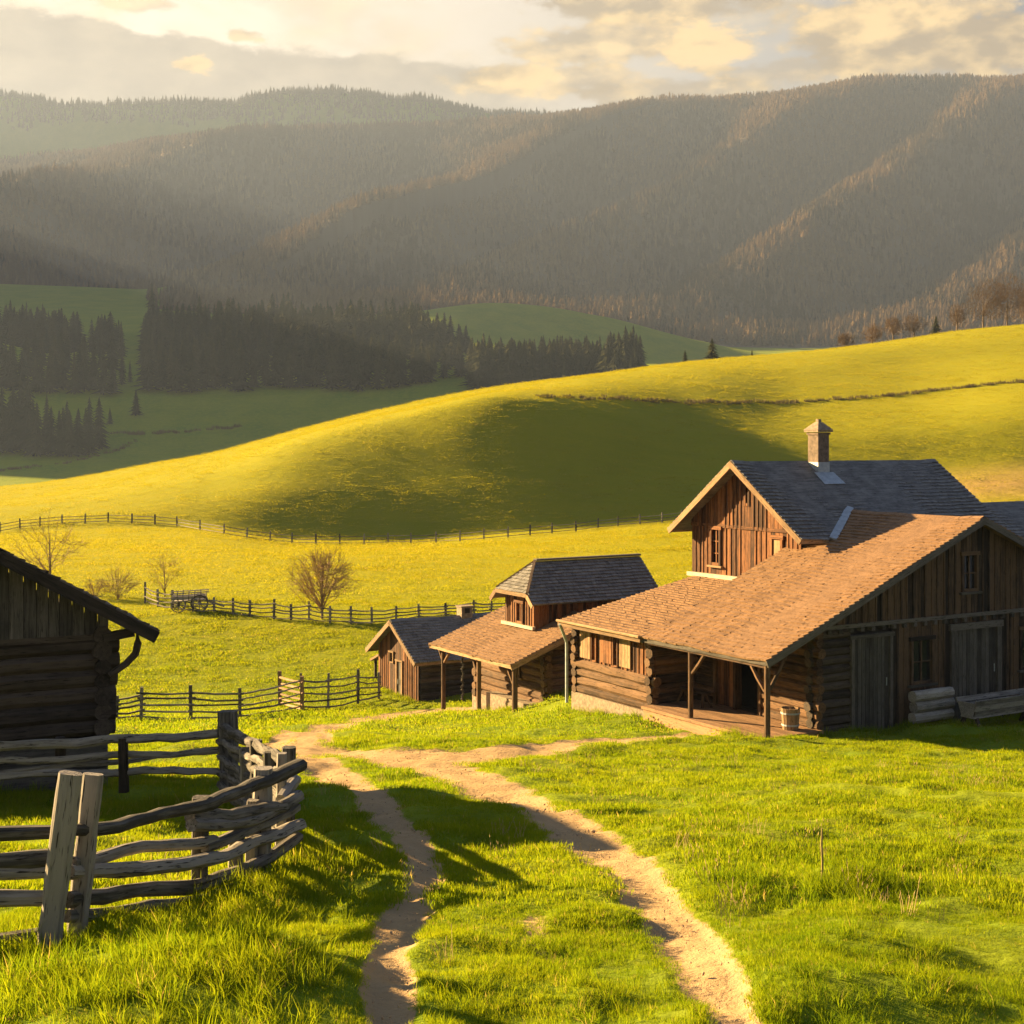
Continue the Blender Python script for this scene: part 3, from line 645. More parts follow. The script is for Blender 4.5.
# side wall with shutters over a rubble base
sw = MB(); log_wall(sw, (.5, 5.95, 0), (.5, 10.25, 0), -.14, 1.0, .15, ext=(.2, .2)); log_wall(sw, (.5, 5.95, 0), (2.3, 5.95, 0), -.14, 2.2, .15, ext=(.2, 0)); log_wall(sw, (.5, 10.25, 0), (6, 10.25, 0), -.14, 2.3, .15, ext=(.2, .2)); sw.build('side_log_wall', MAT['log'], fh)
sb = MB(); board_wall(sb, (.5, 0, 0), Y, -X, 5.8, 10.35, 1.0, 2.25, .22, .03, [(7.75, 8.05, 1.05, 2.15), (9.0, 9.3, 1.05, 2.15)], gap=.015, batten=.05); sb.build('side_boards', MAT['board'], fh)
for a in (7.75, 9.0): window(fh, (.5, 0, 0), Y, -X, a, a + .3, 1.05, 2.15, mat='board', fr=.05, bars=(0, 1), sill=False)
for a in (7.05, 8.1, 9.35):
    q_ = MB(); board_wall(q_, (.44, 0, 0), Y, -X, a, a + .62, 1.1, 2.12, .15, .03, vary=0); q_.build('shutter', MAT['trim' if a != 8.1 else 'board'], fh)
co = MB(); co.box((2.2, 8.1, .9), (3.1, 4.1, 2.6)); co.build('side_inner_wall', MAT['dark'], fh)
fo = MB(); fo.box((3.3, 8.1, -.62), (5.9, 4.6, 1.0)); fo.box((8.9, 3.2, -.55), (13.3, 5.4, .95)); fo.build('foundation', MAT['stone'], fh)
dp = MB(); dp.tube([(-.1, 10.45, 2.2), (.0, 10.5, 2.05), (.28, 10.6, 1.55), (.3, 10.62, 1.3), (.3, 10.62, -.55)], .055, 8); dp.build('downpipe', MAT['metal'], fh)
# things by the farmhouse
def to_world(e, p):
    p = Vector(p); c_, s2 = math.cos(e.rotation_euler.z), math.sin(e.rotation_euler.z)
    return Vector((e.location.x + p.x * c_ - p.y * s2, e.location.y + p.x * s2 + p.y * c_, e.location.z + p.z))
def on_ground(e, x, y, dz=0):
    v = to_world(e, (x, y, 0)); v.z = gz(v.x, v.y) + dz; return v
def log_pile(name, label, loc, rz, L, rows, r, mat='grey'):
    t = thing(name, label, 'logs', loc, rz)
    for k in range(rows):
        m = MB(); m.tube([(-L / 2 + L * j / 4 + (.04 * (k % 2)), .0 + random.uniform(-.015, .015), .12 + r + k * 2 * r * .98) for j in range(5)], [r * random.uniform(.95, 1.05) for _ in range(5)], 9, square=.35, wob=.04); m.build('log', MAT[mat], t)
    m = MB()
    for s2 in (-1, 1):
        m = MB(); m.bar((s2 * (L / 2 - .12), .03, -.1), (s2 * (L / 2 - .12), .03, .13), .12, .2); m.build('bearer', MAT['oldlog'], t)
        m = MB(); m.bar((s2 * (L / 2 - .2), .19, -.1), (s2 * (L / 2 - .2), .19, .14 + rows * 2 * r), .09, .07); m.build('stake', MAT['oldlog'], t)
    return t
log_pile('log_pile', 'three thick grey logs stacked under the window between the two doors', on_ground(fh, 6.55, .02, .02), ROT, 1.65, 3, .165, 'silver')
def bench(name, label, loc, rz, L=1.4, mat='log', back=False):
    t = thing(name, label, 'bench', loc, rz)
    m = MB()
    for k in range(2 if not back else 3): m.box((0, -.13 + .17 * k, .45), (L, .155, .06)); 
    m.build('seat', MAT[mat], t)
    for s2 in (-1, 1):
        for sy in (-1, 1):
            q_ = MB(); q_.bar((s2 * (L / 2 - .25), sy * .04 + .03, .42), (s2 * (L / 2 - .1), sy * .2 + .03, -.06), .09, .07); q_.build('leg', MAT[mat], t)
    if back:
        q_ = MB()
        for k in range(3): q_.bar((-L / 2, .33 + .05 * k, .56 + .17 * k), (L / 2, .33 + .05 * k, .56 + .17 * k), .04, .15, up=(0, -.3, 1))
        q_.build('backrest', MAT[mat], t)
        for s2 in (-1, 1): q_ = MB(); q_.bar((s2 * (L / 2 - .2), .28, .1), (s2 * (L / 2 - .2), .49, 1.0), .07, .06); q_.build('back_post', MAT[mat], t)
    return t
v = to_world(fh, (1.55, 5.15, .145)); bench('porch_bench', 'low rough wooden bench in the shade of the porch', v, ROT + R(90), 1.5, 'log')
# slatted trough bench in front of the right hand door
tb = thing('feed_trough', 'grey slatted timber trough on splayed legs before the wide front door', 'trough', on_ground(fh, 7.9, -.95, .0), ROT)
L = 3.4
for k, (yy, zz) in enumerate(((-.36, .86), (-.30, .68), (-.24, .50))):
    m = MB(); m.bar((-.95 + .06 * k, yy, zz), (L - 1 - .05 * k, yy, zz), .05, .16, up=(0, -.35, 1)); m.build('slat', MAT['silver'], tb)
for k, (yy, zz) in enumerate(((.36, .86), (.30, .68), (.24, .50))):
    m = MB(); m.bar((-.95 + .06 * k, yy, zz), (L - 1 - .05 * k, yy, zz), .05, .16, up=(0, .35, 1)); m.build('slat', MAT['silver'], tb)
m = MB(); m.bar((-.9, 0, .4), (L - 1.1, 0, .4), .5, .05); m.build('trough_bottom', MAT['silver'], tb)
for xx in (-.75, L - 1.4):
    for s2 in (-1, 1): m = MB(); m.bar((xx, s2 * .1, .62), (xx - .0, s2 * .42, -.08), .1, .09); m.build('leg', MAT['oldlog'], tb)
    m = MB(); m.slab([(xx - .13, -.33, .84), (xx - .13, .33, .84), (xx - .13, .2, .42), (xx - .13, -.2, .42)], (1, 0, 0), .05); m.build('end_board', MAT['silver'], tb)
# pale wooden tub by the porch
tub = thing('wooden_tub', 'pale wooden tub standing against the sunlit log wall at the porch corner', 'tub', to_world(fh, (1.55, .75, .145)), ROT)
m = MB()
for k in range(14):
    a = 2 * math.pi * k / 14; a2 = 2 * math.pi * (k + .92) / 14; tn = random.random(); vs = []
    for r0, r1 in ((.23, .28), (.20, .25)):
        vs += [Vector((r0 * math.cos(a), r0 * math.sin(a), 0)), Vector((r0 * math.cos(a2), r0 * math.sin(a2), 0)), Vector((r1 * math.cos(a2), r1 * math.sin(a2), .62)), Vector((r1 * math.cos(a), r1 * math.sin(a), .62))]
    m.hexa([vs[0], vs[1], vs[5], vs[4], vs[3], vs[2], vs[6], vs[7]], tn, [(q.z, q.x, q.y) for q in (vs[0], vs[1], vs[5], vs[4], vs[3], vs[2], vs[6], vs[7])])
m.tube([(0, 0, .03), (0, 0, .06)], .22, 14); m.build('staves', MAT['trim'], tub)
for zz, r0 in ((.14, .25), (.48, .277)):
    h = MB(); n_ = 16
    h.add([(math.cos(6.2832 * k / n_) * r_, math.sin(6.2832 * k / n_) * r_, z2) for r_, z2 in ((r0, zz - .025), (r0 + .006, zz - .025), (r0 + .006, zz + .025), (r0, zz + .025)) for k in range(n_)],
          [(j * n_ + k, j * n_ + (k + 1) % n_, ((j + 1) % 4) * n_ + (k + 1) % n_, ((j + 1) % 4) * n_ + k) for j in range(4) for k in range(n_)]); h.build('hoop', MAT['metal'], tub)

# ------------------------------------------------------------------ middle shed with its raised upper room
sh = thing('cowshed', 'small log shed with posts under the eave and a grey roofed upper room', 'shed', (-.04, 51.5, -10.2), ROT)
SZ, SS = 1.92, .36; sz = lambda x: SZ + SS * x if x < 4.2 else SZ + SS * (8.4 - x)
gable_roof(sh, 'lower_roof', 0, 6.41, 4.2, 4.2, SZ, SZ + SS * 4.2, 'shingle', .2, barge='trim', th=.08)
D0, D1, DX0, DX1 = 2.2, 4.4, 2.4, 8.0; DZE, DZR, DM_, DH = 3.85, 5.35, 3.3, 1.62
rise = DZR - DZE; dz_ = lambda y: DZR - rise / DH * abs(y - DM_)
# half hipped roof
m = MB(); hx, hipx = 2.0, 3.1; cut = .74; yl = DM_ + DH * cut; yr = DM_ - DH * cut; zc = dz_(yl); xe = 8.25
for sg in (1, -1):
    O = Vector((hx, DM_ + sg * DH, DZE)); Vd = Vector((0, -sg * DH, rise)).normalized(); N = Vector((0, sg * rise, DH)).normalized(); vl = math.hypot(DH, rise)
    poly = [O, Vector((xe, DM_ + sg * DH, DZE)), Vector((xe, DM_, DZR)), Vector((hipx, DM_, DZR)), Vector((hx, DM_ + sg * DH * cut, zc))]
    if (poly[1] - poly[0]).cross(poly[2] - poly[0]).dot(N) < 0: poly = poly[::-1]
    m.slab(poly, N, .08, .3)
    lim = lambda v_: (max(0, (v_ / vl - (1 - cut)) / cut) * (hipx - hx), xe - hx)
    shingles(m, O - Vd * .04, X, Vd, N, xe - hx, vl, lim, expo=.17)
hr = m.build('upper_roof', MAT['slate'], sh)
m = MB(); A_, B_, C_ = Vector((hx, yl, zc)), Vector((hx, yr, zc)), Vector((hipx, DM_, DZR)); N = (B_ - A_).cross(C_ - A_).normalized(); N = N if N.z > 0 else -N
poly = [A_, B_, C_]
if (B_ - A_).cross(C_ - A_).dot(N) < 0: poly = poly[::-1]
m.slab(poly, N, .08, .3); Vd = (C_ - (A_ + B_) / 2); vl = Vd.length; wdt = (B_ - A_).length
shingles(m, B_ - Vd.normalized() * .04, Y, Vd, N, wdt, vl, lambda v_: (wdt / 2 * v_ / vl, wdt - wdt / 2 * v_ / vl), expo=.17); m.build('hip', MAT['slate'], hr)
m = MB()
for a, b in ((A_, C_), (B_, C_)): m.bar(a + Z_ * .05, b + Z_ * .05, .1, .05)
m.bar((hx - .03, DM_ + DH, DZE - .1), A_ - Z_ * .1 - X * .03, .05, .18); m.bar((hx - .03, DM_ - DH, DZE - .1), B_ - Z_ * .1 - X * .03, .05, .18); m.bar(A_ - Z_ * .09 - X * .03, B_ - Z_ * .09 - X * .03, .05, .15)
m.build('bargeboard', MAT['trim'], hr)
m = MB(); m.bar((hipx, DM_, DZR + .06), (xe, DM_, DZR + .06), .24, .08); m.build('ridge_cap', MAT['grey'], hr)
m = MB(); ztop = lambda u: min(dz_(u), zc) - .1
board_wall(m, (DX0, 0, 0), Y, -X, D0, D1, 2.5, ztop, .17, .03, [(2.95, 3.5, 2.95, 3.75)], gap=.015, batten=.05)
board_wall(m, (0, D0, 0), X, -Y, DX0, DX1, 2.5, 3.9, .2, .03, gap=.015, batten=.05); board_wall(m, (0, D1, 0), X, Y, DX0, DX1, 2.5, 3.9, .2, .03, gap=.015)
m.build('upper_boards', MAT['board'], sh)
window(sh, (DX0, 0, 0), Y, -X, 2.95, 3.5, 2.95, 3.75, mat='board', fr=.08, bars=(1, 0))
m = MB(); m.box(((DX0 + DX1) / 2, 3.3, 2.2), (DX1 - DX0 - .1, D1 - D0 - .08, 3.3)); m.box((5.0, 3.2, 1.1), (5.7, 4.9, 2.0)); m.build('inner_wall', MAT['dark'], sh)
m = MB(); m.bar((DX0 - .1, D0 - .1, 2.86), (DX0 - .1, D1 + .1, 2.86), .14, .12); m.build('flashing', MAT['pale'], sh)
m = MB(); hw = [(1.6, 2.5, .95, 1.75)]; log_wall(m, (2.0, .7, 0), (2.0, 5.9, 0), -.3, 2.35, .15, hw); log_wall(m, (2.0, .7, 0), (7.6, .7, 0), -.3, 2.5, .15); log_wall(m, (2.0, 5.9, 0), (7.6, 5.9, 0), -.3, 2.5, .15)
m.build('log_wall', MAT['log'], sh)
m = MB(); g = [(2.2, .75, 2.3), (7.4, .75, 2.3), (4.2, .75, 3.3)]; m.add([Vector(q) for q in g] + [Vector(q) + Y * 5.1 for q in g], [(0, 1, 2), (5, 4, 3), (0, 3, 4, 1), (1, 4, 5, 2), (2, 5, 3, 0)]); m.build('gable_boards', MAT['dkboard'], sh)
window(sh, (1.98, .7, 0), Y, -X, 1.6, 2.5, .95, 1.75, mat='log', fr=.1, bars=(1, 0), proud=.16)
m = MB(); board_wall(m, (1.84, .7, 0), Y, -X, 1.65, 2.0, 1.0, 1.7, .12, .03, vary=0); m.build('shutter', MAT['trim'], sh)
m = MB(); m.box((4.9, 3.3, -.6), (6.2, 5.6, .9)); m.box((1.62, 2.4, -.2), (.5, 3.6, .7)); m.build('foundation', MAT['stone'], sh)
se = SZ - .1
post_part(sh, (.35, .3, -.8), (.35, .3, se + .1), .2, 'log', [((.35, .38, 1.1), (.35, .95, se + .08))])
post_part(sh, (.35, 3.0, -.7), (.35, 3.0, se + .1), .17, 'log', [((.35, 3.08, 1.2), (.35, 3.6, se + .08))])
post_part(sh, (.35, 5.9, -.7), (.35, 5.9, se + .1), .17, 'log', [((.35, 5.82, 1.2), (.35, 5.2, se + .08)), ((.35, 5.98, 1.3), (.35, 6.35, se + .08))])
m = MB(); m.bar((.35, .1, se + .1), (.35, 6.3, se + .1), .13, .13); m.build('eave_beam', MAT['log'], sh)
m = MB(); m.tube([(3.9, .45, 1.2), (3.7, .4, 1.1), (3.7, .4, -.6)], .045, 8); m.build('downpipe', MAT['metal'], sh)
rope = thing('hanging_chain', 'knotted chain hanging from the eave between the shed posts', 'chain', to_world(sh, (.38, 4.35, 1.9)), ROT)
m = MB()
for k in range(22): 
    a = k * 1.57; m.tube([(.03 * math.cos(a), .03 * math.sin(a), -.09 * k), (.045 * math.cos(a + 2), .045 * math.sin(a + 2), -.09 * k - .05), (.03 * math.cos(a + 3.6), .03 * math.sin(a + 3.6), -.09 * k - .1)], [.035, .05, .035], 6, wob=.2)
m.build('chain', MAT['grey'], rope)

# ------------------------------------------------------------------ small board shed beyond
s3 = thing('board_shed', 'small brown board shed with dark shingle roof and a lean-to', 'shed', (-4.25, 64, -12.05), ROT)
gable_roof(s3, 'roof', -.45, 5.6, 2.1, 2.6, 1.95, 3.62, 'slate', .2, barge='trim', axis='x', th=.08)
r3 = lambda y: 3.62 - 1.67 / 2.6 * abs(y - 2.1)
m = MB(); h3 = [(1.55, 2.2, -.3, 1.75), (2.5, 2.95, 1.5, 2.0)]
board_wall(m, (0, 0, 0), Y, -X, 0, 4.2, -.6, lambda u: r3(u) - .1, .2, .03, h3, gap=.02, batten=.05); m.build('gable_boards', MAT['board'], s3)
m = MB(); log_wall(m, (.05, .02, 0), (5.2, .02, 0), -.5, 1.85, .13, ext=(0, .2)); log_wall(m, (.05, 4.2, 0), (5.2, 4.2, 0), -.5, 1.85, .13, ext=(0, .2)); m.build('log_wall', MAT['oldlog'], s3)
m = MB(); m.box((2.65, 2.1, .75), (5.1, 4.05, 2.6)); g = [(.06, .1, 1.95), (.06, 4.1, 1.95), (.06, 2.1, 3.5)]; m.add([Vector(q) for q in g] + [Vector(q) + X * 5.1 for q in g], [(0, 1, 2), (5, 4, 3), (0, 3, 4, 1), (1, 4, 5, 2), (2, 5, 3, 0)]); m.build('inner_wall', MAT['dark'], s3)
door(s3, (-.0, 0, 0), Y, -X, *h3[0], mat='door', fr=.08, frame='trim'); window(s3, (0, 0, 0), Y, -X, *h3[1], mat='trim', fr=.06, bars=(0, 0), sill=False)
for yy in (0, 4.2): m = MB(); m.bar((-.06, yy, -.2), (-.06, yy, 1.95), .14, .14); m.build('corner_post', MAT['trim'], s3)
m = MB(); O = Vector((.4, 6.1, 1.15)); Vd = Vector((0, -1.9, .75)); N = Vector((0, .75, 1.9)).normalized(); poly = [O, O + X * 2.6, O + X * 2.6 + Vd, O + Vd]
if (poly[1] - poly[0]).cross(poly[2] - poly[0]).dot(N) < 0: poly = poly[::-1]
m.slab(poly, N, .06, .4); shingles(m, O, X, Vd, N, 2.6, Vd.length, expo=.2); m.build('lean_to_roof', MAT['shingle'], s3)
for xx in (.6, 2.8): post_part(s3, (xx, 5.85, -.8), (xx, 5.85, 1.15), .14, 'oldlog')
m = MB(); m.box((1.4, 4.8, .2), (1.6, .9, 1.5)); m.build('wood_store', MAT['oldlog'], s3)
m = MB(); m.box((3.55, 2.1, 3.7), (.6, .5, .6)); m.box((3.55, 2.1, 4.03), (.7, .6, .05)); cv = m.build('roof_vent', MAT['stone'], s3)
m = MB(); m.bar((3.42, 1.835, 3.84), (3.68, 1.835, 3.84), .03, .24); m.build('louver', MAT['dark'], cv)

# ------------------------------------------------------------------ log barn at the left edge
BR = math.atan2(.46, .888)
bn = thing('log_barn', 'dark log barn with boarded gable and wooden gutter bracket', 'barn', (-6.94, 24, -6.1), BR)
BW, BE = 3.6, 2.83; bs = .573; bxm = -BW / 2; bh = BW / 2 + .75; brz = BE + bs * bh
gable_roof(bn, 'roof', -.4, 5.0, bxm, bh, BE, brz, 'dkroof', .22, barge='oldlog', th=.1)
rb = lambda u: brz - bs * abs(u - bxm)
m = MB(); board_wall(m, (0, 0, 0), X, -Y, -BW, 0.02, 2.72, lambda u: rb(u) - .12, .2, .03, gap=.012, vary=.02); m.build('gable_boards', MAT['grey'], bn)
m = MB(); log_wall(m, (-BW, .1, 0), (0, .1, 0), 1.05, 2.72, .14, ext=(.2, .18)); log_wall(m, (-.08, .1, 0), (-.08, 4.6, 0), 1.05, 2.9, .14, ext=(.22, .2)); log_wall(m, (-BW, .1, 0), (-BW, 4.6, 0), 1.05, 2.9, .14)
m.build('log_wall', MAT['oldlog'], bn)
m = MB()
for k in range(6): m.box((-BW / 2 - .0, .0 + random.uniform(0, .02), -.35 + .238 * k), (BW + .02, .06, .225), axis=0)
m.build('plank_skirt', MAT['grey'], bn)
m = MB(); m.box((-BW / 2, 2.4, 1.2), (BW - .12, 4.4, 3.4)); g = [(-BW + .05, .06, 2.8), (-.05, .06, 2.8), (bxm, .06, brz - .25)]; m.add([Vector(q) for q in g] + [Vector(q) + Y * 4.6 for q in g], [(0, 1, 2), (5, 4, 3), (0, 3, 4, 1), (1, 4, 5, 2), (2, 5, 3, 0)]); m.build('inner_wall', MAT['dark'], bn)
m = MB(); m.tube([(.02, -.1, 2.08), (.3, -.1, 2.26), (.46, -.1, 2.42), (.5, -.1, 2.6), (.48, -.1, 2.86)], [.06, .06, .065, .065, .06], 8); m.build('bracket', MAT['oldlog'], bn)
m = MB(); m.bar((-.1, -.12, 2.73), (.42, -.12, 2.80), .16, .14); m.bar((-BW - .2, .02, 2.74), (.08, .02, 2.74), .14, .1); m.build('beam', MAT['oldlog'], bn)
# ------------------------------------------------------------------ fences
def rail_tube(pts, r0, r1=None, n=9, wob=.07, jit=.012, seg=.22, tone=None, sq=.25):
    """a rough rail through points, subdivided and bent a little"""
    pts = [Vector(p) for p in pts]; out = []; k0 = random.uniform(0, 99)
    for a, b in zip(pts[:-1], pts[1:]):
        k = max(1, int((b - a).length / seg)); out += [a.lerp(b, i / k) for i in range(k)]
    out.append(pts[-1])
    for _ in range(2): out = [out[0]] + [(out[i - 1] + out[i] * 2 + out[i + 1]) / 4 for i in range(1, len(out) - 1)] + [out[-1]]
    r1 = r1 or r0; m = MB(); L = len(out)
    out = [p + Vector((random.uniform(-jit, jit), random.uniform(-jit, jit), random.uniform(-jit, jit) + jit * 1.5 * math.sin(k0 + i * .9))) for i, p in enumerate(out)]
    rad = [(r0 + (r1 - r0) * i / max(1, L - 1)) * random.uniform(.92, 1.08) for i in range(L)]
    m.tube(out, rad, n, square=sq, wob=wob, tone=tone); return m
fence_rail = lambda parent, pts, r0, r1=None, **k: rail_tube(pts, r0, r1, n=random.choice((7, 8, 9)), wob=.13, **k).build('rail', MAT['fence'], parent)
def fence_post(parent, base, top, wd, mat='fence', n=10, flat=1.0):
    m = MB(); b, t_ = Vector(base), Vector(top); k = 7
    m.tube([b.lerp(t_, i / k) for i in range(k + 1)], [wd * .5 * random.uniform(.95, 1.05) for _ in range(k + 1)], n, square=.85, wob=.05, squash=flat); return m.build('post', MAT[mat], parent)
def at_d(px, d): return Vector(((px - 512) / F_PX * d, d, 0))
# near split-rail fence: left run, slanting post pair, curved run, then back towards the barn
pa = at_d(66, 11.45); za = gz(pa.x, pa.y)
nf = thing('split_rail_fence', 'weathered grey split rail fence with stacked curving rails beside the rutted track', 'fence', (pa.x, pa.y, za))
off = Vector((pa.x, pa.y, za))
def pz(px, py, d): return Vector(((px - 512) / F_PX * d, d, (HZ - py) / F_PX * d)) - off
fence_post(nf, pz(48, 955, 11.3), pz(71, 773, 11.22), .19, flat=.6); fence_post(nf, pz(74, 955, 11.62), pz(93, 774, 11.66), .17, flat=.6)
for y0, y1, r in ((834, 833, .062), (860, 857, .075), (874, 871, .06), (902, 896, .075), (939, 936, .07)):
    fence_rail(nf, [pz(-150, y0 + 6, 11.6), pz(-60, y0 + 1, 11.5), pz(0, y0, 11.45), pz(62, y1, 11.42)], r, r * .9)
# curved run: (x, y, distance) along each rail
for pts, r, r1 in (([(72, 829, 11.5), (118, 826, 12.0), (150, 817, 12.6), (200, 805, 13.5), (250, 788, 14.6), (280, 772, 15.2), (301, 764, 15.5)], .062, .085),
                   ([(190, 818, 13.4), (230, 814, 14.0), (262, 810, 14.7), (284, 807, 15.2)], .075, .07), ([(282, 800, 15.5), (292, 785, 15.8), (297, 778, 16)], .075, .07),
                   ([(191, 826, 13.3), (225, 826, 13.9), (255, 819, 14.5), (285, 805, 15.3), (299, 797, 15.7)], .08, .075),
                   ([(72, 861, 11.55), (100, 862, 12), (125, 848, 12.4), (190, 843, 13.3), (215, 839, 13.7)], .065, .06), ([(205, 846, 13.5), (235, 834, 14.1), (270, 824, 14.9), (296, 806, 15.6)], .065, .07),
                   ([(70, 874, 11.5), (120, 868, 12.1), (185, 865, 13.1), (215, 860, 13.6), (250, 843, 14.5), (280, 835, 15.1), (301, 823, 15.6)], .072, .08),
                   ([(68, 898, 11.5), (120, 893, 12.2), (185, 886, 13.2), (235, 876, 14.2), (270, 857, 15), (298, 836, 15.6)], .078, .075),
                   ([(66, 915, 11.5), (120, 911, 12.2), (180, 903, 13.1), (230, 890, 14.0), (270, 875, 14.8)], .062, .05)):
    fence_rail(nf, [pz(*q) for q in pts], r * .86, r1 * .86, jit=.008)
for px, top, bot, d, wd in ((200, 797, 905, 13.45, .17), (236, 830, 888, 14.2, .15), (262, 768, 870, 14.75, .2), (252, 800, 872, 14.6, .13), (288, 747, 862, 15.85, .16), (281, 753, 860, 15.5, .11)):
    fence_post(nf, pz(px - 1, bot, d + .22), pz(px + 1, top, d + .22), wd)
# back run towards the tall corner post
for a, b, r in (((221, 726, 22.2), (290, 764, 16.2), .055), ((226, 734, 21.6), (282, 760, 17.0), .05), ((219, 741, 22.2), (288, 778, 16.3), .05), ((232, 752, 21.0), (286, 788, 16.2), .055), ((219, 757, 22.2), (284, 796, 16.5), .05),
                ((228, 768, 21.3), (288, 808, 16.2), .05), ((218, 772, 22.2), (282, 812, 16.6), .055), ((219, 784, 22.2), (287, 828, 16.1), .05), ((224, 793, 22), (285, 842, 16.2), .055)):
    A, B = pz(*a), pz(*b); M1 = A.lerp(B, random.uniform(.4, .6)) + Vector((random.uniform(-.05, .05), 0, random.uniform(-.04, .04))); fence_rail(nf, [A, M1, B], r, r * 1.1, jit=.01, tone=random.uniform(.0, .55))
for px, top, bot, d, wd in ((230, 711, 800, 22.1, .3), (258, 740, 810, 18.6, .17), (249, 748, 815, 19.4, .2), (272, 752, 835, 17.2, .16)): fence_post(nf, pz(px, bot, d), pz(px - 2, top, d), wd, flat=.75)
# run in front of the barn
bf = thing('barn_fence', 'three railed grey fence running from the corner post across the barn front', 'fence', tuple(at_d(123, 21.8).xy) + (gz(*at_d(123, 21.8).xy),))
off = bf.location.copy()
for y0, y1, r in ((744, 734, .085), (759, 751, .06), (774, 770, .07), (768, 751, .045)):
    yl_ = y0 + (y0 - y1) * .3
    fence_rail(bf, [pz(-120, yl_ + 8, 21.4), pz(-20, yl_ + 1, 21.7), pz(60, y0 - 1, 21.8), pz(130, (y0 + y1) / 2, 22), pz(218, y1, 22.1)], r, r * .8, jit=.012)
for px, top, bot in ((123, 738, 792), (60, 737, 795), (-30, 735, 800)): fence_post(bf, pz(px + 1, bot, 21.95), pz(px, top, 21.95), .15, 'oldlog')
def run_fence(name, label, posts, nrail, cat='fence', wd=.13, r=.045, mat='fence', gaps=(), hscale=1.0, tilt=.04, group=None, sway=.05):
    """posts: (x, base row, height in m or top row)"""
    P = [(at(px, by), h if h < 20 else None, h) for px, by, h in posts]
    t = thing(name, label, cat, P[0][0], 0, group); o0 = P[0][0]; L = []
    for (p, h, top), (px, by, _) in zip(P, posts):
        h = h if h else (by - top) / F_PX * p.y
        L.append((p - o0, h))
        b = p - o0; fence_post(t, b - Vector((0, 0, .2)), b + Vector((random.uniform(-tilt, tilt), random.uniform(-tilt, tilt), h)), wd * random.uniform(.85, 1.15), mat, 6)
    for i, ((a, ha), (b, hb)) in enumerate(zip(L[:-1], L[1:])):
        if i in gaps: continue
        m = MB(); d = (b - a).normalized()
        for k in range(nrail):
            f0 = (k + .55) / nrail * .88 + random.uniform(-.03, .03); f1 = (k + .55) / nrail * .88 + random.uniform(-.03, .03)
            s_ = Vector((0, -.06 if (i + k) % 2 else .06, 0)); A = a - d * .15 + Vector((0, 0, ha * f0)) + s_; B = b + d * .15 + Vector((0, 0, hb * f1)) + s_
            n = max(2, int((B - A).length / 1.0)); pts = [A.lerp(B, j / n) + Vector((0, random.uniform(-.02, .02), random.uniform(-sway, sway) * .6 - sway * math.sin(math.pi * j / n))) for j in range(n + 1)]
            m.tube(pts, [r * random.uniform(.8, 1.15) for _ in pts], 5, wob=.1)
        m.build('rail_panel', MAT[mat], t)
    return t
run_fence('rail_fence', 'low rail fence of uneven thin rails between the log barn and the board shed',
          [(60, 722, 690), (88, 721, 700), (116, 720, 696), (141, 719, 687), (191, 721, 685), (240, 719, 688), (301, 711, 673), (328, 710, 673), (358, 704, 669), (379, 699, 672)], 5, r=.038, wd=.115, sway=.04)
run_fence('gate_hurdle', 'short hurdle of pale rails standing at the bend of the low rail fence', [(280, 706, 671), (302, 712, 676)], 6, 'hurdle', wd=.16, r=.05, mat='trim', sway=.02)
run_fence('field_fence', 'dark railed pasture fence with the cart against it, a bare tree behind',
          [(145, 603, 582), (158, 607, 589), (173, 609, 590), (193, 612, 596), (214, 612, 597), (233, 615, 598), (250, 617, 600), (274, 619, 599), (291, 620, 604), (309, 621, 601), (330, 623, 606), (351, 624, 606), (372, 624, 607), (396, 621, 606), (419, 618, 604), (446, 616, 603), (474, 615, 600), (491, 614, 601), (520, 612, 600), (550, 610, 598)], 4, r=.038, wd=.125)
fx = [(-30, 534), (0, 531), (20, 527), (40, 525), (62, 523), (85, 522), (108, 521), (132, 522), (155, 523), (177, 525), (200, 529), (224, 533), (247, 537), (270, 540), (292, 542), (316, 543), (340, 543), (364, 543), (388, 542), (411, 542), (436, 541), (460, 540), (484, 538), (508, 536), (530, 534), (552, 532), (576, 530), (598, 527), (618, 525), (640, 523), (662, 521), (682, 519)]
run_fence('hill_fence', 'long thin wire fence crossing the foot of the golden hill', [(a, b + 1.5, 1.25) for a, b in fx], 3, r=.04, wd=.17, sway=.02)

# ------------------------------------------------------------------ old hay cart against the pasture fence
cp = at(189, 611); ct = thing('hay_cart', 'old broken wooden cart with spoked wheels parked against the pasture fence', 'cart', cp, R(12))
m = MB(); m.bar((-1.0, 0, .62), (1.0, 0, .72), .9, .07)
for s2 in (-1, 1):
    m.bar((-1.05, s2 * .45, .82), (1.05, s2 * .45, .92), .05, .2); 
m.build('bed', MAT['silver'], ct)
for s2 in (-1, 1):
    q_ = MB()
    for k in range(7): q_.bar((-1 + .33 * k, s2 * .46, .7), (-1.02 + .34 * k, s2 * .62, 1.15 + .04 * (k % 3)), .05, .04)
    q_.bar((-1.1, s2 * .62, 1.12), (1.2, s2 * .62, 1.22), .06, .06); q_.build('side_rack', MAT['silver'], ct)
def wheel(x, y, r):
    q_ = MB(); n = 14
    q_.tube([(x + r * math.cos(6.2832 * k / n), y, r + r * math.sin(6.2832 * k / n)) for k in range(n + 1)], .045, 6)
    for k in range(8): a = 6.2832 * k / 8; q_.bar((x, y, r), (x + r * math.cos(a), y, r + r * math.sin(a)), .035, .035, up=(0, 1, 0))
    q_.tube([(x, y - .1, r), (x, y + .1, r)], .09, 8); q_.build('wheel', MAT['fence'], ct)
for x_, r_ in ((-.62, .42), (.62, .5)):
    for y_ in (-.56, .56): wheel(x_, y_, r_)
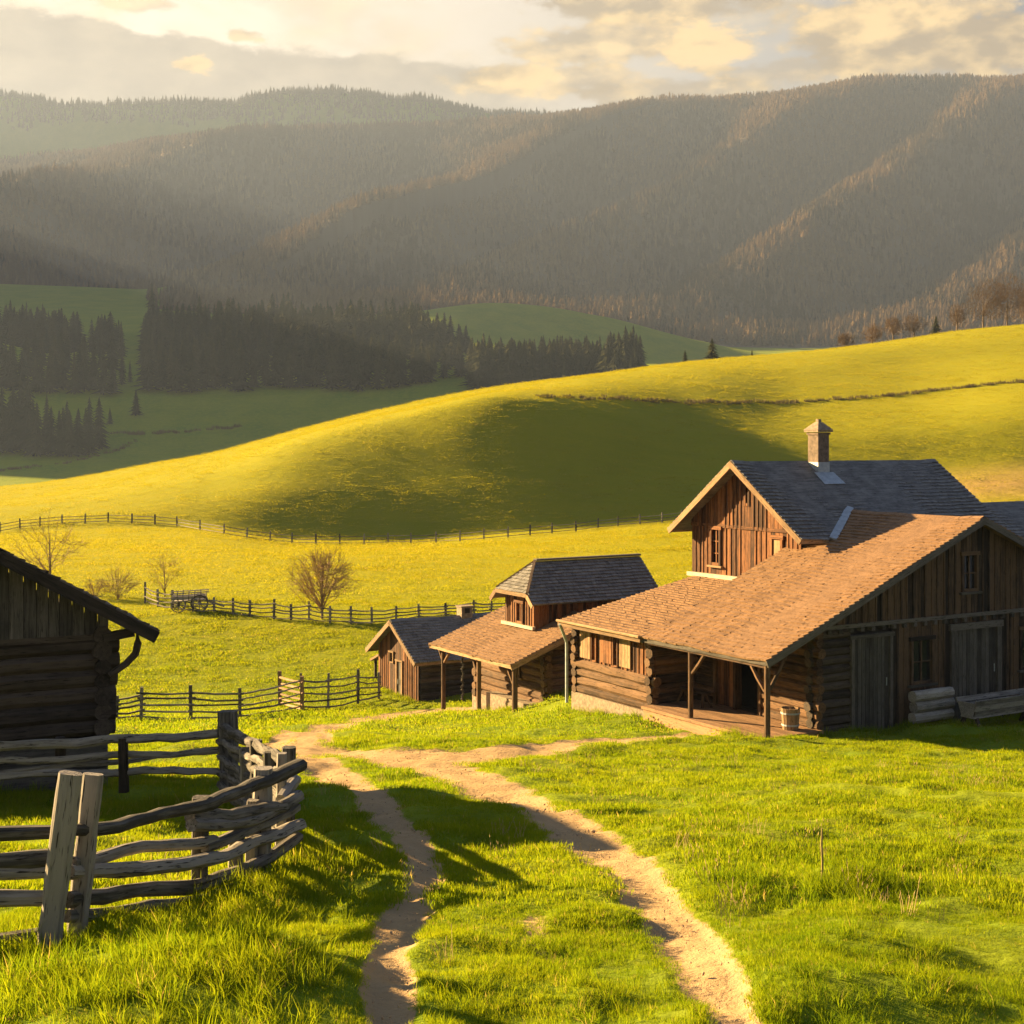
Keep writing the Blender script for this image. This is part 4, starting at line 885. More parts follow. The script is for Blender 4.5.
for s2 in (-1, 1): m = MB(); m.bar((1.0, s2 * .25, .62), (2.1, s2 * .3, .25), .06, .06); m.build('shaft', MAT['silver'], ct)

# ------------------------------------------------------------------ bare trees
def bare_tree(name, label, base, height, spread, seed, trunk_r=.1, levels=5, cat='tree', multi=1, twig='twig', up=.12, lean=0, rmin=.007):
    rs = random.Random(seed); t = thing(name, label, cat, base); mt, mc = MB(), MB()
    def grow(p, d, L, r, lv, mb):
        k = 3; pts = [p]; dd = d.copy()
        for i in range(k):
            dd = (dd + Vector((rs.gauss(0, .14), rs.gauss(0, .14), rs.gauss(.04, .10)))).normalized(); pts.append(pts[-1] + dd * L / k)
        mb.tube(pts, [max(rmin, r * (1 - .12 * i)) for i in range(k + 1)], 6 if lv >= levels - 1 else (4 if lv > 1 else 3), wob=.03)
        if lv <= 0: return
        nb = rs.choice((3, 4)) if lv > 1 else 4
        for j in range(nb):
            tpos = rs.uniform(.45, 1) if j else 1.0; q = pts[0].lerp(pts[-1], tpos) if tpos < 1 else pts[-1]
            if tpos < 1: q = pts[min(k - 1, int(tpos * k))].lerp(pts[min(k, int(tpos * k) + 1)], tpos * k - int(tpos * k))
            a = rs.uniform(0, 6.28); ax = Vector((math.cos(a), math.sin(a), 0)); nd = (dd * rs.uniform(.7, 1.0) + ax * spread * rs.uniform(.6, 1.1) + Vector((0, 0, up))).normalized()
            grow(q, nd, L * rs.uniform(.62, .82), r * .58, lv - 1, mc)
    for j in range(multi):
        a = 6.28 * j / multi; d0 = Vector((lean, 0, 1)) if multi == 1 else Vector((math.cos(a) * .5, math.sin(a) * .5, 1)).normalized()
        grow(Vector((0, 0, -.15)), d0.normalized(), height * .33, trunk_r * (1 if multi == 1 else rs.uniform(.6, 1)), levels, mt)
    top = max(v.z for v in mc.v); k = height / top
    for mb in (mt, mc): mb.v = [Vector((v.x * k, v.y * k, v.z * k)) for v in mb.v]
    mt.build('trunk', MAT['bark'], t); mc.build('crown', MAT[twig], t); return t
def radial_tree(name, label, px, py, tall, wide, seed, nmain=34, ntwig=9, start=.22, cat='tree', r0=.09, sph=.55, rt=.008):
    """leafless crown of curved limbs radiating from the stem, each with finer twigs; tall and wide in picture rows"""
    rs = random.Random(seed); b = at(px, py); h = tall / F_PX * b.y; wd = wide / F_PX * b.y / 2; t = thing(name, label, cat, b); mt, mc = MB(), MB()
    lean = rs.uniform(-.05, .05) * h; stem = [Vector((lean * f * f, 0, f * h * .8 - .1)) for f in (0, .15, .3, .5, .75, 1)]
    mt.tube(stem, [r0, r0 * .8, r0 * .7, r0 * .5, r0 * .28, r0 * .12], 7, wob=.06)
    for i in range(nmain):
        f = start + (1 - start) * rs.random() ** 1.2; k = f * 5; k0 = min(4, int(k)); o = stem[k0].lerp(stem[k0 + 1], k - k0)
        a = i * 2.4 + rs.uniform(-.4, .4); v = rs.uniform(-.35, 1.0); c = math.sqrt(max(0, 1 - v * v))
        e = Vector((wd * c * math.cos(a), wd * c * math.sin(a), h * sph + h * (1 - sph) * v)) * rs.uniform(.85, 1.0)
        mid = o.lerp(e, .5) + Vector((0, 0, -.06 * h * rs.random())); pts = [o, o.lerp(mid, .5) + Vector((0, 0, .02 * h)), mid, mid.lerp(e, .5) + Vector((rs.gauss(0, .02), rs.gauss(0, .02), .02)) * h, e]
        rb0 = r0 * .34 * (1.2 - f); mc.tube(pts, [max(rt, rb0), max(rt, rb0 * .75), max(rt, rb0 * .55), max(rt, rb0 * .35), rt * .6], 4)
        for _ in range(ntwig):
            q = rs.uniform(.3, 1) * 4; q0 = min(3, int(q)); s_ = pts[q0].lerp(pts[q0 + 1], q - q0); d = (e - o).normalized(); L = wd * rs.uniform(.16, .42)
            nd = (d + Vector((rs.gauss(0, .6), rs.gauss(0, .6), rs.gauss(.25, .5)))).normalized(); s2 = s_ + nd * L * .5 + Vector((rs.gauss(0, .03), rs.gauss(0, .03), .03)) * L; s3_ = s_ + nd * L
            mc.tube([s_, s2, s3_], [rt * .8, rt * .6, rt * .35], 3)
    mt.build('trunk', MAT['bark'], t); mc.build('crown', MAT['twig'], t); return t
radial_tree('bare_tree', 'round crowned leafless tree standing behind the pasture fence', 322, 619, 72, 72, 5, 90, 16, .18, sph=.56, rt=.011)
radial_tree('bare_tree', 'open branched leafless tree rising above the barn roof', 50, 592, 76, 78, 12, 26, 11, .25, sph=.6, r0=.13, rt=.011)
radial_tree('bare_tree', 'small faint leafless tree at the left end of the pasture fence', 165, 597, 48, 40, 21, 34, 11, .2, r0=.05, sph=.6, rt=.006)
radial_tree('bare_shrub', 'low rounded leafless shrub on the slope above the barn roof', 118, 600, 32, 44, 33, 60, 12, .03, 'shrub', .04, .5, .007)
radial_tree('bare_shrub', 'smaller leafless shrub half hidden by the barn roof edge', 94, 600, 22, 32, 37, 45, 10, .03, 'shrub', .035, .5, .007)

# ------------------------------------------------------------------ conifers
def needle_mat(name, a, b, tr=.25):
    m, t, p = newmat(name); g = t.attr('gco').outputs['Vector']; oi = t.node('ShaderNodeObjectInfo').outputs['Random']
    n = t.noise(g, 2.5, 3); c = t.mix(t.m('ADD', t.m('MULTIPLY', n, .6), t.m('MULTIPLY', oi, .45)), a, b)
    t.link(c, p.inputs['Base Color']); p.inputs['Roughness'].default_value = .95; p.inputs['Specular IOR Level'].default_value = .1
    t2 = t.node('ShaderNodeBsdfTranslucent'); t.link(c, t2.inputs[0]); mx = t.node('ShaderNodeMixShader'); mx.inputs[0].default_value = tr
    t.link(p.outputs[0], mx.inputs[1]); t.link(t2.outputs[0], mx.inputs[2]); t.link(mx.outputs[0], t.n['Material Output'].inputs[0]); return m
MAT['needles'] = needle_mat('conifer_needles', (.018, .026, .010), (.06, .062, .022)); MAT['larch'] = needle_mat('larch_twigs', (.085, .060, .032), (.20, .135, .068), .35); MAT['fuzz'] = needle_mat('leafless_twigs', (.06, .043, .028), (.15, .10, .058), .3)
MAT['farneedles'] = needle_mat('distant_needles', (.040, .033, .018), (.085, .062, .03), .3)
def conifer_mesh(seed, slim=.17, layers=17, pts=9, mat='needles', ragged=.9, start=.06):
    rs = random.Random(seed); m = MB()
    m.tube([(0, 0, -.03), (0, 0, .5), (0, 0, .98)], [.016, .01, .002], 5, tone=.2)
    for i in range(layers):
        f = i / (layers - 1); z = start + (1 - start) * (f ** .92) * .97; r = slim * (1 - f) ** .85 * rs.uniform(.8, 1.15) + .006
        h = (1.15 - .5 * f) * 1.9 / layers; vs = [(0, 0, min(1.0, z + h * .75))]; a0 = rs.uniform(0, 6)
        for k in range(pts * 2):
            a = a0 + math.pi * k / pts; q = r * (rs.uniform(.8, 1.1 + ragged * .4) if k % 2 == 0 else rs.uniform(.35, .6)); vs.append((q * math.cos(a), q * math.sin(a), z - (h * .35 if k % 2 == 0 else -.1 * h) * rs.uniform(.5, 1.3)))
        n = pts * 2; m.add(vs, [(0, 1 + k, 1 + (k + 1) % n) for k in range(n)], rs.random())
    o = m.build('conifer', MAT[mat]); COL.objects.unlink(o); return o
CON = [conifer_mesh(s_, sl_) for s_, sl_ in ((1, .17), (2, .21), (3, .15), (4, .26), (5, .19), (6, .23))]
SMALL = [conifer_mesh(40 + s_, sl_, 8, 6, 'farneedles') for s_, sl_ in ((1, .19), (2, .22), (3, .17))]
LARCH = [conifer_mesh(60 + s_, sl_, 8, 6, 'larch', .7, .1) for s_, sl_ in ((1, .2), (2, .24), (3, .18))]
NCON = 0
def conifer(px, d, h, label, group=None, src=None, name='conifer', z=None):
    p = col_at(px, d); o = (src or random.choice(CON)).copy(); COL.objects.link(o)
    o.name = name; o.location = p - Vector((0, 0, h * .02)); o.rotation_euler = (0, 0, random.uniform(0, 6.28)); s_ = random.uniform(.85, 1.45); o.scale = (h * s_, h * s_, h)
    tag(o, label, 'tree', group); return o
def wood(px0, px1, n, dfun, hfun, label, group, jit=6):
    for i in range(n):
        px = px0 + (px1 - px0) * (i + .5) / n + random.uniform(-jit, jit); d = dfun(px) ; conifer(px, d, hfun(px) * random.uniform(.78, 1.15), label, group)
def depth_at(px, py):
    return at(px, py, False).y
# the dense middle wood: front rows as single trees
f1 = np.interp
base1 = lambda px: f1(px, [140, 160, 230, 260, 300, 350, 400, 440, 470], [391, 391, 391, 384, 386, 389, 386, 379, 373])
for row, (dy, n) in enumerate(((0, 34), (-7, 34), (-15, 34), (-23, 30))):
    wood(144, 468, n, lambda px: depth_at(px, base1(px) + dy + random.uniform(-3, 3)), lambda px: f1(px, [140, 230, 330, 400, 470], [20, 22, 22, 21, 17]) , 'dark conifer in the dense wood beyond the pale valley meadow', 'conifers of the dense valley wood', 5)
wood(0, 112, 16, lambda px: depth_at(px, 392 + random.uniform(-4, 3)), lambda px: 21, 'dark conifer in the wood at the far left of the valley meadow', 'conifers of the left valley wood', 5)
wood(-10, 118, 18, lambda px: depth_at(px, 372 + random.uniform(-8, 8)), lambda px: 21, 'dark conifer in the wood at the far left of the valley meadow', 'conifers of the left valley wood', 5)
wood(90, 125, 6, lambda px: depth_at(px, 350 + random.uniform(-8, 8)), lambda px: 22, 'dark conifer in the wood at the far left of the valley meadow', 'conifers of the left valley wood', 3)
wood(-8, 98, 24, lambda px: depth_at(px, 452 + random.uniform(-8, 5)), lambda px: f1(px, [0, 30, 40, 95], [27, 27, 20, 22]), 'dark conifer in the clump low on the left of the valley', 'conifers of the low left clump', 4)
wood(472, 642, 46, lambda px: 685 + random.uniform(-25, 40), lambda px: f1(px, [470, 520, 600, 642], [20, 18, 15, 16]), 'conifer in the belt of wood showing above the hill crest', 'conifers of the belt behind the crest', 4)
wood(604, 640, 14, lambda px: 650 + random.uniform(-15, 30), lambda px: 25, 'conifer in the belt of wood showing above the hill crest', 'conifers of the belt behind the crest', 4)
conifer(152, 900, 36, 'tall lone conifer rising above the left edge of the dense valley wood')
conifer(136, 650, 13, 'tiny conifer beside the thin hedge line across the valley meadow'); conifer(110, 640, 8, 'very small bush like conifer at the left end of the thin hedge line')
for i_, px in enumerate((114, 122, 130)): conifer(px, 690 + 6 * i_, (13, 17, 12)[i_], ('short conifer left of a taller one at the meadow edge', 'tallest of three small conifers at the meadow edge', 'short conifer at the left corner of the dense valley wood')[i_])
def crest_tree(px, row, tall_px, label, src=None):
    """a tree standing just over the crest"""
    d = 318; p = col_at(px, d); h = (HZ - row + tall_px) / F_PX * d - p.z; return conifer(px, d, h, label, None, src)
crest_tree(712, 361, 24, 'broad dark fir standing alone on the hill crest', CON[3]); crest_tree(685, 363, 14, 'small fir on the crest left of the broad lone fir', CON[1]); crest_tree(752, 358, 9, 'tiny fir on the crest right of the broad lone fir', CON[1])
def fuzzy_tree(name, label, px, d, row, tall, wide, seed, n=1500):
    """leafless tree with a dense haze of fine twigs"""
    rs = random.Random(seed); b = col_at(px, d); h = (HZ - row + tall) / F_PX * d - b.z; wd = wide / F_PX * d / 2; t = thing(name, label, 'tree', b); mt, mc = MB(), MB()
    mt.tube([(0, 0, -.3), (.05, 0, h * .4), (0, 0, h * .8)], [.2, .14, .04], 6)
    lob = [(rs.uniform(-.45, .45) * wd, rs.uniform(-.45, .45) * wd, h * rs.uniform(.38, .8), wd * rs.uniform(.4, .65)) for _ in range(7)] + [(0, 0, h * .62, wd * .75)]
    for lx_, ly_, lz_, lr in lob: mt.tube([(0, 0, h * .3), (lx_ * .5, ly_ * .5, (h * .3 + lz_) / 2), (lx_, ly_, lz_)], [.09, .07, .03], 4)
    for _ in range(n):
        lx_, ly_, lz_, lr = rs.choice(lob); v = Vector((rs.gauss(0, 1), rs.gauss(0, 1), rs.gauss(0, 1.1))).normalized() * lr * rs.uniform(.35, 1.0) ** .5
        c = Vector((lx_, ly_, lz_)) + v; c.z = min(c.z, h); d2 = (v.normalized() + Vector((rs.gauss(0, .5), rs.gauss(0, .5), .5 + rs.gauss(0, .4)))).normalized(); L = rs.uniform(.35, .9); s2 = d2.cross(Vector((rs.gauss(0, 1), rs.gauss(0, 1), rs.gauss(0, 1)))).normalized() * .035
        mc.add([c - s2, c + s2, c + d2 * L], [(0, 1, 2)], rs.random()); s3_ = s2.cross(d2).normalized() * .035; mc.add([c - s3_, c + s3_, c + d2 * L * .9 + s2 * 4], [(0, 1, 2)], rs.random())
    mt.build('trunk', MAT['bark'], t); mc.build('crown', MAT['fuzz'], t); return t
CR = lambda px: f1(px, [800, 850, 950, 1024], [353, 348, 337, 325])
for px, tp, wd_, d, lb in ((846, 14, 19, 334, 'lowest small brown tree at the left end of the row on the right crest'), (872, 22, 23, 334, 'small rounded brown tree second from the left in the crest row'), (893, 26, 23, 335, 'upright brown tree in the middle of the crest row'), (914, 26, 27, 334, 'brown tree left of the dark fir on the crest'), (957, 34, 24, 335, 'narrow brown tree touching the big brown clump on the crest')):
    fuzzy_tree('bare_tree', lb, px, d, CR(px), tp, wd_, int(px), 900)
p_ = col_at(936, 334); conifer(936, 334, (HZ - CR(936) + 24) / F_PX * 334 - p_.z, 'dark fir among the brown trees on the right crest', None, CON[3])
for px, tp, wd_, d, lb in ((983, 52, 51, 338, 'left tree of the big brown leafless clump on the right crest'), (1007, 55, 54, 336, 'largest tree of the big brown leafless clump at the right end of the crest'), (1032, 40, 38, 340, 'brown leafless tree cut by the right frame edge on the crest')):
    fuzzy_tree('bare_tree', lb, px, d, CR(px), tp, wd_, int(px), 2600)

# ------------------------------------------------------------------ scattered masses (far forest, grass): points carrying instances
def scatter(name, pts, rot, scl, idx, sources):
    me = bpy.data.meshes.new(name); n = len(pts); me.vertices.add(n); me.vertices.foreach_set('co', np.asarray(pts, np.float32).ravel())
    for nm, ty, arr, key in (('rotv', 'FLOAT_VECTOR', rot, 'vector'), ('sclv', 'FLOAT_VECTOR', scl, 'vector'), ('pick', 'INT', idx, 'value')):
        a = me.attributes.new(nm, ty, 'POINT'); a.data.foreach_set(key, np.asarray(arr, np.int32 if ty == 'INT' else np.float32).ravel())
    o = bpy.data.objects.new(name, me); COL.objects.link(o); o['kind'] = 'stuff'
    g = bpy.data.node_groups.new(name, 'GeometryNodeTree'); g.interface.new_socket('Geometry', in_out='INPUT', socket_type='NodeSocketGeometry'); g.interface.new_socket('Geometry', in_out='OUTPUT', socket_type='NodeSocketGeometry')
    N = g.nodes; L = g.links; gi = N.new('NodeGroupInput'); go = N.new('NodeGroupOutput'); ip = N.new('GeometryNodeInstanceOnPoints'); jn = N.new('GeometryNodeJoinGeometry')
    for s_ in sources[::-1]:
        oi = N.new('GeometryNodeObjectInfo'); oi.inputs['Object'].default_value = s_; oi.inputs['As Instance'].default_value = True; L.new(oi.outputs['Geometry'], jn.inputs[0])
    def na(nm, ty):
        a = N.new('GeometryNodeInputNamedAttribute'); a.data_type = ty; a.inputs[0].default_value = nm; return a.outputs[0]
    L.new(gi.outputs[0], ip.inputs['Points']); L.new(jn.outputs[0], ip.inputs['Instance']); ip.inputs['Pick Instance'].default_value = True
    L.new(na('pick', 'INT'), ip.inputs['Instance Index']); L.new(na('rotv', 'FLOAT_VECTOR'), ip.inputs['Rotation']); L.new(na('sclv', 'FLOAT_VECTOR'), ip.inputs['Scale']); L.new(ip.outputs[0], go.inputs[0])
    md = o.modifiers.new('scatter', 'NODES'); md.node_group = g; return o
def forest(name, d0, d1, p0, p1, n, hmean, sources, weight=None, keep=None):
    d = np.sqrt(RNG.uniform(d0 ** 2, d1 ** 2, n)); p = RNG.uniform(p0, p1, n); x = (p - 512) / F_PX * d
    k = keep(p, d, x) if keep else np.ones(n, bool); p, d, x = p[k], d[k], x[k]; z = H(x, d); m_ = len(x)
    h = hmean * RNG.uniform(.55, 1.3, m_) * (1 + .5 * fbm(x / 60, d / 60, 2, 66)); wd = h * RNG.uniform(.85, 1.5, m_)
    rot = np.zeros((m_, 3)); rot[:, 2] = RNG.uniform(0, 6.28, m_); scl = np.stack([wd, wd, h], 1)
    idx = RNG.integers(0, len(sources), m_) if weight is None else RNG.choice(len(sources), m_, p=weight)
    if weight is not None:
        pick = fbm(x / 110, d / 170, 3, 91) + RNG.normal(0, .12, m_); idx = np.where(pick > .06, RNG.integers(0, 3, m_), np.where(pick < -.14, RNG.integers(3, 6, m_), idx))
    return scatter(name, np.stack([x, d, z - .02 * h], 1), rot, scl, idx, sources)
rowof = lambda x, d: HZ - F_PX * Hbase(x, d) / d
# the wood's far rows, the wood along the mountain foot, the mountain sides and the far skyline
b1 = lambda p, d, x: (rowof(x, d) < np.interp(p, [140, 470], [366, 358])) & (rowof(x, d) > np.interp(p, [140, 300, 400, 470], [334, 330, 340, 350])) & (d < 1000)
forest('conifer_wood', 690, 1000, 143, 470, 1300, 19.5, CON, None, b1)
b3 = lambda p, d, x: rowof(x, d) > 352
forest('conifer_wood', 670, 730, 470, 600, 330, 16.5, CON, None, b3)
forest('conifer_wood', 640, 700, 604, 640, 60, 19, CON)
b2 = lambda p, d, x: (rowof(x, d) < 354) & (rowof(x, d) > 337) & (d < 980) & ((p < 80) | (p > 92)) 
forest('conifer_wood', 780, 980, -200, 118, 800, 19, CON, None, b2)
mk = lambda p, d, x: ~((d < 1425) & (p < 160 + 40 * fbm(x / 50, d / 50, 2, 98)))
forest('mountain_forest', 1300, 2760, -420, 1450, 105000, 13.5, LARCH + SMALL, [.27, .27, .2, .09, .08, .09], mk)
forest('foothill_wood', 1150, 1330, 110, 420, 900, 17, LARCH + SMALL, [.25, .25, .2, .1, .1, .1], lambda p, d, x: p > 165 + 70 * fbm(x / 50, d / 60, 2, 99) + (1330 - d) * .18)
forest('ridge_forest', 2880, 3250, -420, 1400, 22000, 17, SMALL, None, lambda p, d, x: (rowof(x, d) < 128 + 22 * fbm(x / 150, d / 150, 3, 88) + np.clip((p - 200) * .25, 0, 60)) | (p > 420))
# ------------------------------------------------------------------ grass
def blade_mat():
    m, t, p = newmat('grass_blades'); tone = t.attr('tone').outputs['Fac']
    geo = t.node('ShaderNodeNewGeometry').outputs['Position']; oi = t.node('ShaderNodeObjectInfo').outputs['Random']
    big = t.noise(geo, .22, 4, .6); mid = t.noise(geo, 1.6, 3, .6)
    f = t.m('ADD', t.m('ADD', t.m('MULTIPLY', tone, .45), t.m('MULTIPLY', t.m('SUBTRACT', big, .3), .7)), t.m('MULTIPLY', t.m('SUBTRACT', mid, .5), .6), clamp=True)
    c = t.mix(f, (.095, .175, .006), (.295, .315, .009)); sp = t.node('ShaderNodeSeparateXYZ'); t.link(geo, sp.inputs[0]); c = t.mix(t.m('MULTIPLY', t.ramp(sp.outputs[1], 45, 120), .8), c, t.mix(f, (.165, .17, .005), (.34, .275, .008))); c = t.mix(t.ramp(t.m('ADD', oi, t.m('MULTIPLY', tone, .3)), 1.12, 1.25), c, (.36, .28, .10))
    d = t.node('ShaderNodeBsdfDiffuse'); t.link(c, d.inputs[0]); tr = t.node('ShaderNodeBsdfTranslucent')
    t.link(t.mix(.5, c, t.mix(1.0, c, (1.9, 1.7, .8), 'MULTIPLY')), tr.inputs[0])
    mx = t.node('ShaderNodeMixShader'); mx.inputs[0].default_value = .52; t.link(d.outputs[0], mx.inputs[1]); t.link(tr.outputs[0], mx.inputs[2]); t.link(mx.outputs[0], t.n['Material Output'].inputs[0]); return m
MAT['blade'] = blade_mat()
def tuft(seed, n, h, w, spread, curl=.5):
    rs = random.Random(seed); m = MB()
    for _ in range(n):
        a = rs.uniform(0, 6.28); r = spread * math.sqrt(rs.random()); bx, by = r * math.cos(a), r * math.sin(a); ln = a + rs.gauss(0, .8); L = h * rs.uniform(.5, 1.15); ct = rs.uniform(.1, 1) * curl
        dx, dy = math.cos(ln), math.sin(ln); fx, fy = -dy * w / 2, dx * w / 2; fa = rs.uniform(0, 3.14); fx, fy = math.cos(fa) * w / 2, math.sin(fa) * w / 2
        vs = []; 
        for k, (s_, ww) in enumerate(((0, 1), (.5, .8), (1, .08))):
            q = Vector((bx + dx * L * ct * s_ * s_, by + dy * L * ct * s_ * s_, L * s_ * (1 - .25 * ct * s_))); vs += [(q.x - fx * ww, q.y - fy * ww, q.z), (q.x + fx * ww, q.y + fy * ww, q.z)]
        m.add(vs, [(0, 1, 3, 2), (2, 3, 5, 4)], rs.random())
    o = m.build('grass_tuft', MAT['blade']); COL.objects.unlink(o); return o
T_N = [tuft(100 + k, 22, .085, .0055, .07) for k in range(3)]           # short turf near
T_L = [tuft(120 + k, 26, .27, .007, .09, .7) for k in range(3)]         # long grass
T_M = [tuft(140 + k, 22, .11, .012, .16) for k in range(3)]
T_F = [tuft(160 + k, 28, .065, .024, .42) for k in range(3)]
FENCE_LINE = [at_d(-150, 11.5), at_d(66, 11.5), at_d(120, 12.2), at_d(200, 13.4), at_d(262, 14.8), at_d(298, 15.8), at_d(230, 22.1), at_d(123, 21.9), at_d(-100, 21.6)]
def seg_dist(x, y, L):
    b = np.full(len(x), 99.)
    for a, c_ in zip(L[:-1], L[1:]):
        dx, dy = c_.x - a.x, c_.y - a.y; s_ = np.clip(((x - a.x) * dx + (y - a.y) * dy) / (dx * dx + dy * dy), 0, 1); b = np.minimum(b, np.hypot(x - a.x - s_ * dx, y - a.y - s_ * dy))
    return b
def footprint(x, y):
    k = np.zeros(len(x), bool)
    for e, x0, x1, y0, y1 in ((fh, 2.0, 16, .45, 6), (fh, -.02, 2.3, .1, 5.9), (fh, .3, 6, 5.9, 10.4), (sh, 1.9, 8, .6, 6), (s3, 0, 5.3, 0, 4.3), (bn, -4.6, .05, 0, 7.3)):
        dx, dy = x - e.location.x, y - e.location.y; c_, s_ = math.cos(e.rotation_euler.z), math.sin(e.rotation_euler.z); lx, ly = dx * c_ + dy * s_, -dx * s_ + dy * c_
        k |= (lx > x0) & (lx < x1) & (ly > y0) & (ly < y1)
    return k
def lawn(name, d0, d1, dens, src, s0, s1, margin=1.22, far_fade=False, longk=0, pr=None):
    umax = .37 * margin; n = int(dens * umax * (d1 * d1 - d0 * d0)); d = np.sqrt(RNG.uniform(d0 * d0, d1 * d1, n)); x = RNG.uniform(-umax, umax, n) * d
    zb = Hbase(x, d); di = dirt_at(x, d, zb); clump = fbm(x / .8, d / .8, 3, 51); big = fbm(x / 3.5, d / 3.5, 2, 57)
    keep = (RNG.random(n) > di * di * 1.3) & ~footprint(x, d) & (RNG.random(n) < .72 + clump * .9 + (.0 if not far_fade else 0)); x, d, clump, big, di = x[keep], d[keep], clump[keep], big[keep], di[keep]
    z = H(x, d) - .01; n = len(x); mow = vnoise(x / 14, d / (1.0 + d * .006), 71) * np.clip((d - 60) / 60, 0, 1); s_ = RNG.uniform(s0, s1, n) * (1 + .7 * mow) * np.clip(1 + clump * .9 + big * .5, .45, 1.9) * (1 - .6 * np.clip(di, 0, 1))
    fd = seg_dist(x, d, FENCE_LINE); s_ *= 1 + .8 * np.exp(-(fd / .5) ** 2)
    rot = np.stack([RNG.normal(0, .12, n), RNG.normal(0, .12, n), RNG.uniform(0, 6.28, n)], 1)
    return scatter(name, np.stack([x, d, z], 1), rot, np.stack([s_ ** .5, s_ ** .5, s_], 1), RNG.integers(0, len(src), n), src)
lawn('grass', 7.2, 13, 720, T_N, .32, .62, 1.9); lawn('grass', 13, 22, 290, T_N + T_M, .42, .72, 1.65); lawn('grass', 22, 40, 85, T_M, .5, .8, 1.4); lawn('grass', 40, 92, 17, T_F, .8, 1.2, 1.25)
T_H = [tuft(180 + k, 36, .048, .055, 1.0) for k in range(3)]
lawn('grass', 92, 180, 4.5, T_H, .8, 1.2, 1.2); lawn('grass', 180, 340, 2.6, T_H, .9, 1.3, 1.2)
# longer grass along the near fence, on the mound, at wall feet and between the ruts
lx, ly, ls = [], [], []
def long_patch(cx, cy, n, rx, ry, s_):
    for _ in range(n): lx.append(random.gauss(cx, rx)); ly.append(random.gauss(cy, ry)); ls.append(s_ * random.uniform(.4, .95))
for a, c_ in zip(FENCE_LINE[:-1], FENCE_LINE[1:]):
    L = (c_ - a).length; dirn = (c_ - a) / L; nr = Vector((dirn.y, -dirn.x, 0))
    for _ in range(int(L * 38)):
        q = a + dirn * random.uniform(0, L) + nr * random.gauss(.12, .32); lx.append(q.x); ly.append(q.y); ls.append(random.uniform(.45, 1.05))
for px, py, n, rx, s_ in ((150, 935, 130, .35, 1.0), (240, 920, 120, .35, 1.0), (90, 985, 120, .45, 1.0), (200, 990, 90, .5, .9), (300, 890, 80, .3, .8), (850, 888, 130, .32, .95), (735, 890, 70, .3, .6), (560, 960, 60, .3, .45), (600, 1000, 60, .3, .5), (450, 1000, 60, .25, .5), (505, 890, 40, .3, .4), (950, 990, 120, .5, .6), (800, 1000, 80, .4, .5), (900, 940, 60, .3, .5), (690, 850, 30, .3, .4), (265, 960, 90, .3, .9)):
    q = at(px, py); long_patch(q.x, q.y, n, rx, rx, s_)
for e, pts in ((fh, [(2.0, .1), (15, .1)]), (fh, [(.2, 6.2), (.2, 10.4)]), (sh, [(.2, .3), (.9, 5.8)]), (sh, [(1.9, .4), (7, .4)]), (s3, [(-.2, 0), (-.2, 4.2)]), (bn, [(-4.4, -.15), (0, -.15)]), (fh, [(-.1, .1), (-.1, 2.0)])):
    A, B = to_world(e, (*pts[0], 0)), to_world(e, (*pts[1], 0))
    for _ in range(int((B - A).length * 16)): q = A.lerp(B, random.random()); lx.append(q.x + random.gauss(0, .14)); ly.append(q.y + random.gauss(0, .14)); ls.append(random.uniform(.5, 1.1))
lx, ly, ls = np.array(lx), np.array(ly), np.array(ls); k = (RNG.random(len(lx)) > dirt_at(lx, ly, Hbase(lx, ly)) * 1.3) & ~footprint(lx, ly); lx, ly, ls = lx[k], ly[k], ls[k]; n = len(lx)
scatter('long_grass', np.stack([lx, ly, H(lx, ly) - .01], 1), np.stack([RNG.normal(0, .15, n), RNG.normal(0, .15, n), RNG.uniform(0, 6.28, n)], 1), np.stack([ls ** .5, ls ** .5, ls], 1), RNG.integers(0, 3, n), T_L)
# broad leaved weeds, dead stems and seed heads among the turf
def rosette(seed, n, L, wd, upr, mat):
    rs = random.Random(seed); m = MB()
    for k in range(n):
        a = 6.283 * k / n + rs.uniform(-.3, .3); l_ = L * rs.uniform(.6, 1.1); dx, dy = math.cos(a), math.sin(a); px_, py_ = -dy * wd / 2, dx * wd / 2; u_ = upr * rs.uniform(.6, 1.2)
        m.add([(0, 0, 0), (dx * l_ * .5 + px_, dy * l_ * .5 + py_, l_ * u_), (dx * l_, dy * l_, l_ * u_ * .9), (dx * l_ * .5 - px_, dy * l_ * .5 - py_, l_ * u_)], [(0, 1, 2, 3)], rs.random())
    o = m.build('weed_leaf', mat); COL.objects.unlink(o); return o
MAT['weedleaf'] = needle_mat('weed_leaves', (.05, .09, .012), (.11, .15, .02), .3); MAT['straw'] = plain('straw', (.33, .25, .10), .9)
def stems(seed):
    rs = random.Random(seed); m = MB()
    for _ in range(7):
        a = rs.uniform(0, 6.28); b_ = Vector((rs.gauss(0, .05), rs.gauss(0, .05), 0)); h_ = rs.uniform(.12, .26); t_ = b_ + Vector((math.cos(a) * .06, math.sin(a) * .06, h_))
        m.tube([b_, b_.lerp(t_, .6) + Vector((0, 0, .01)), t_], [.003, .0025, .002], 3); m.tube([t_, t_ + Vector((math.cos(a) * .01, math.sin(a) * .01, .035))], [.006, .002], 4)
    o = m.build('dead_stem', MAT['straw']); COL.objects.unlink(o); return o
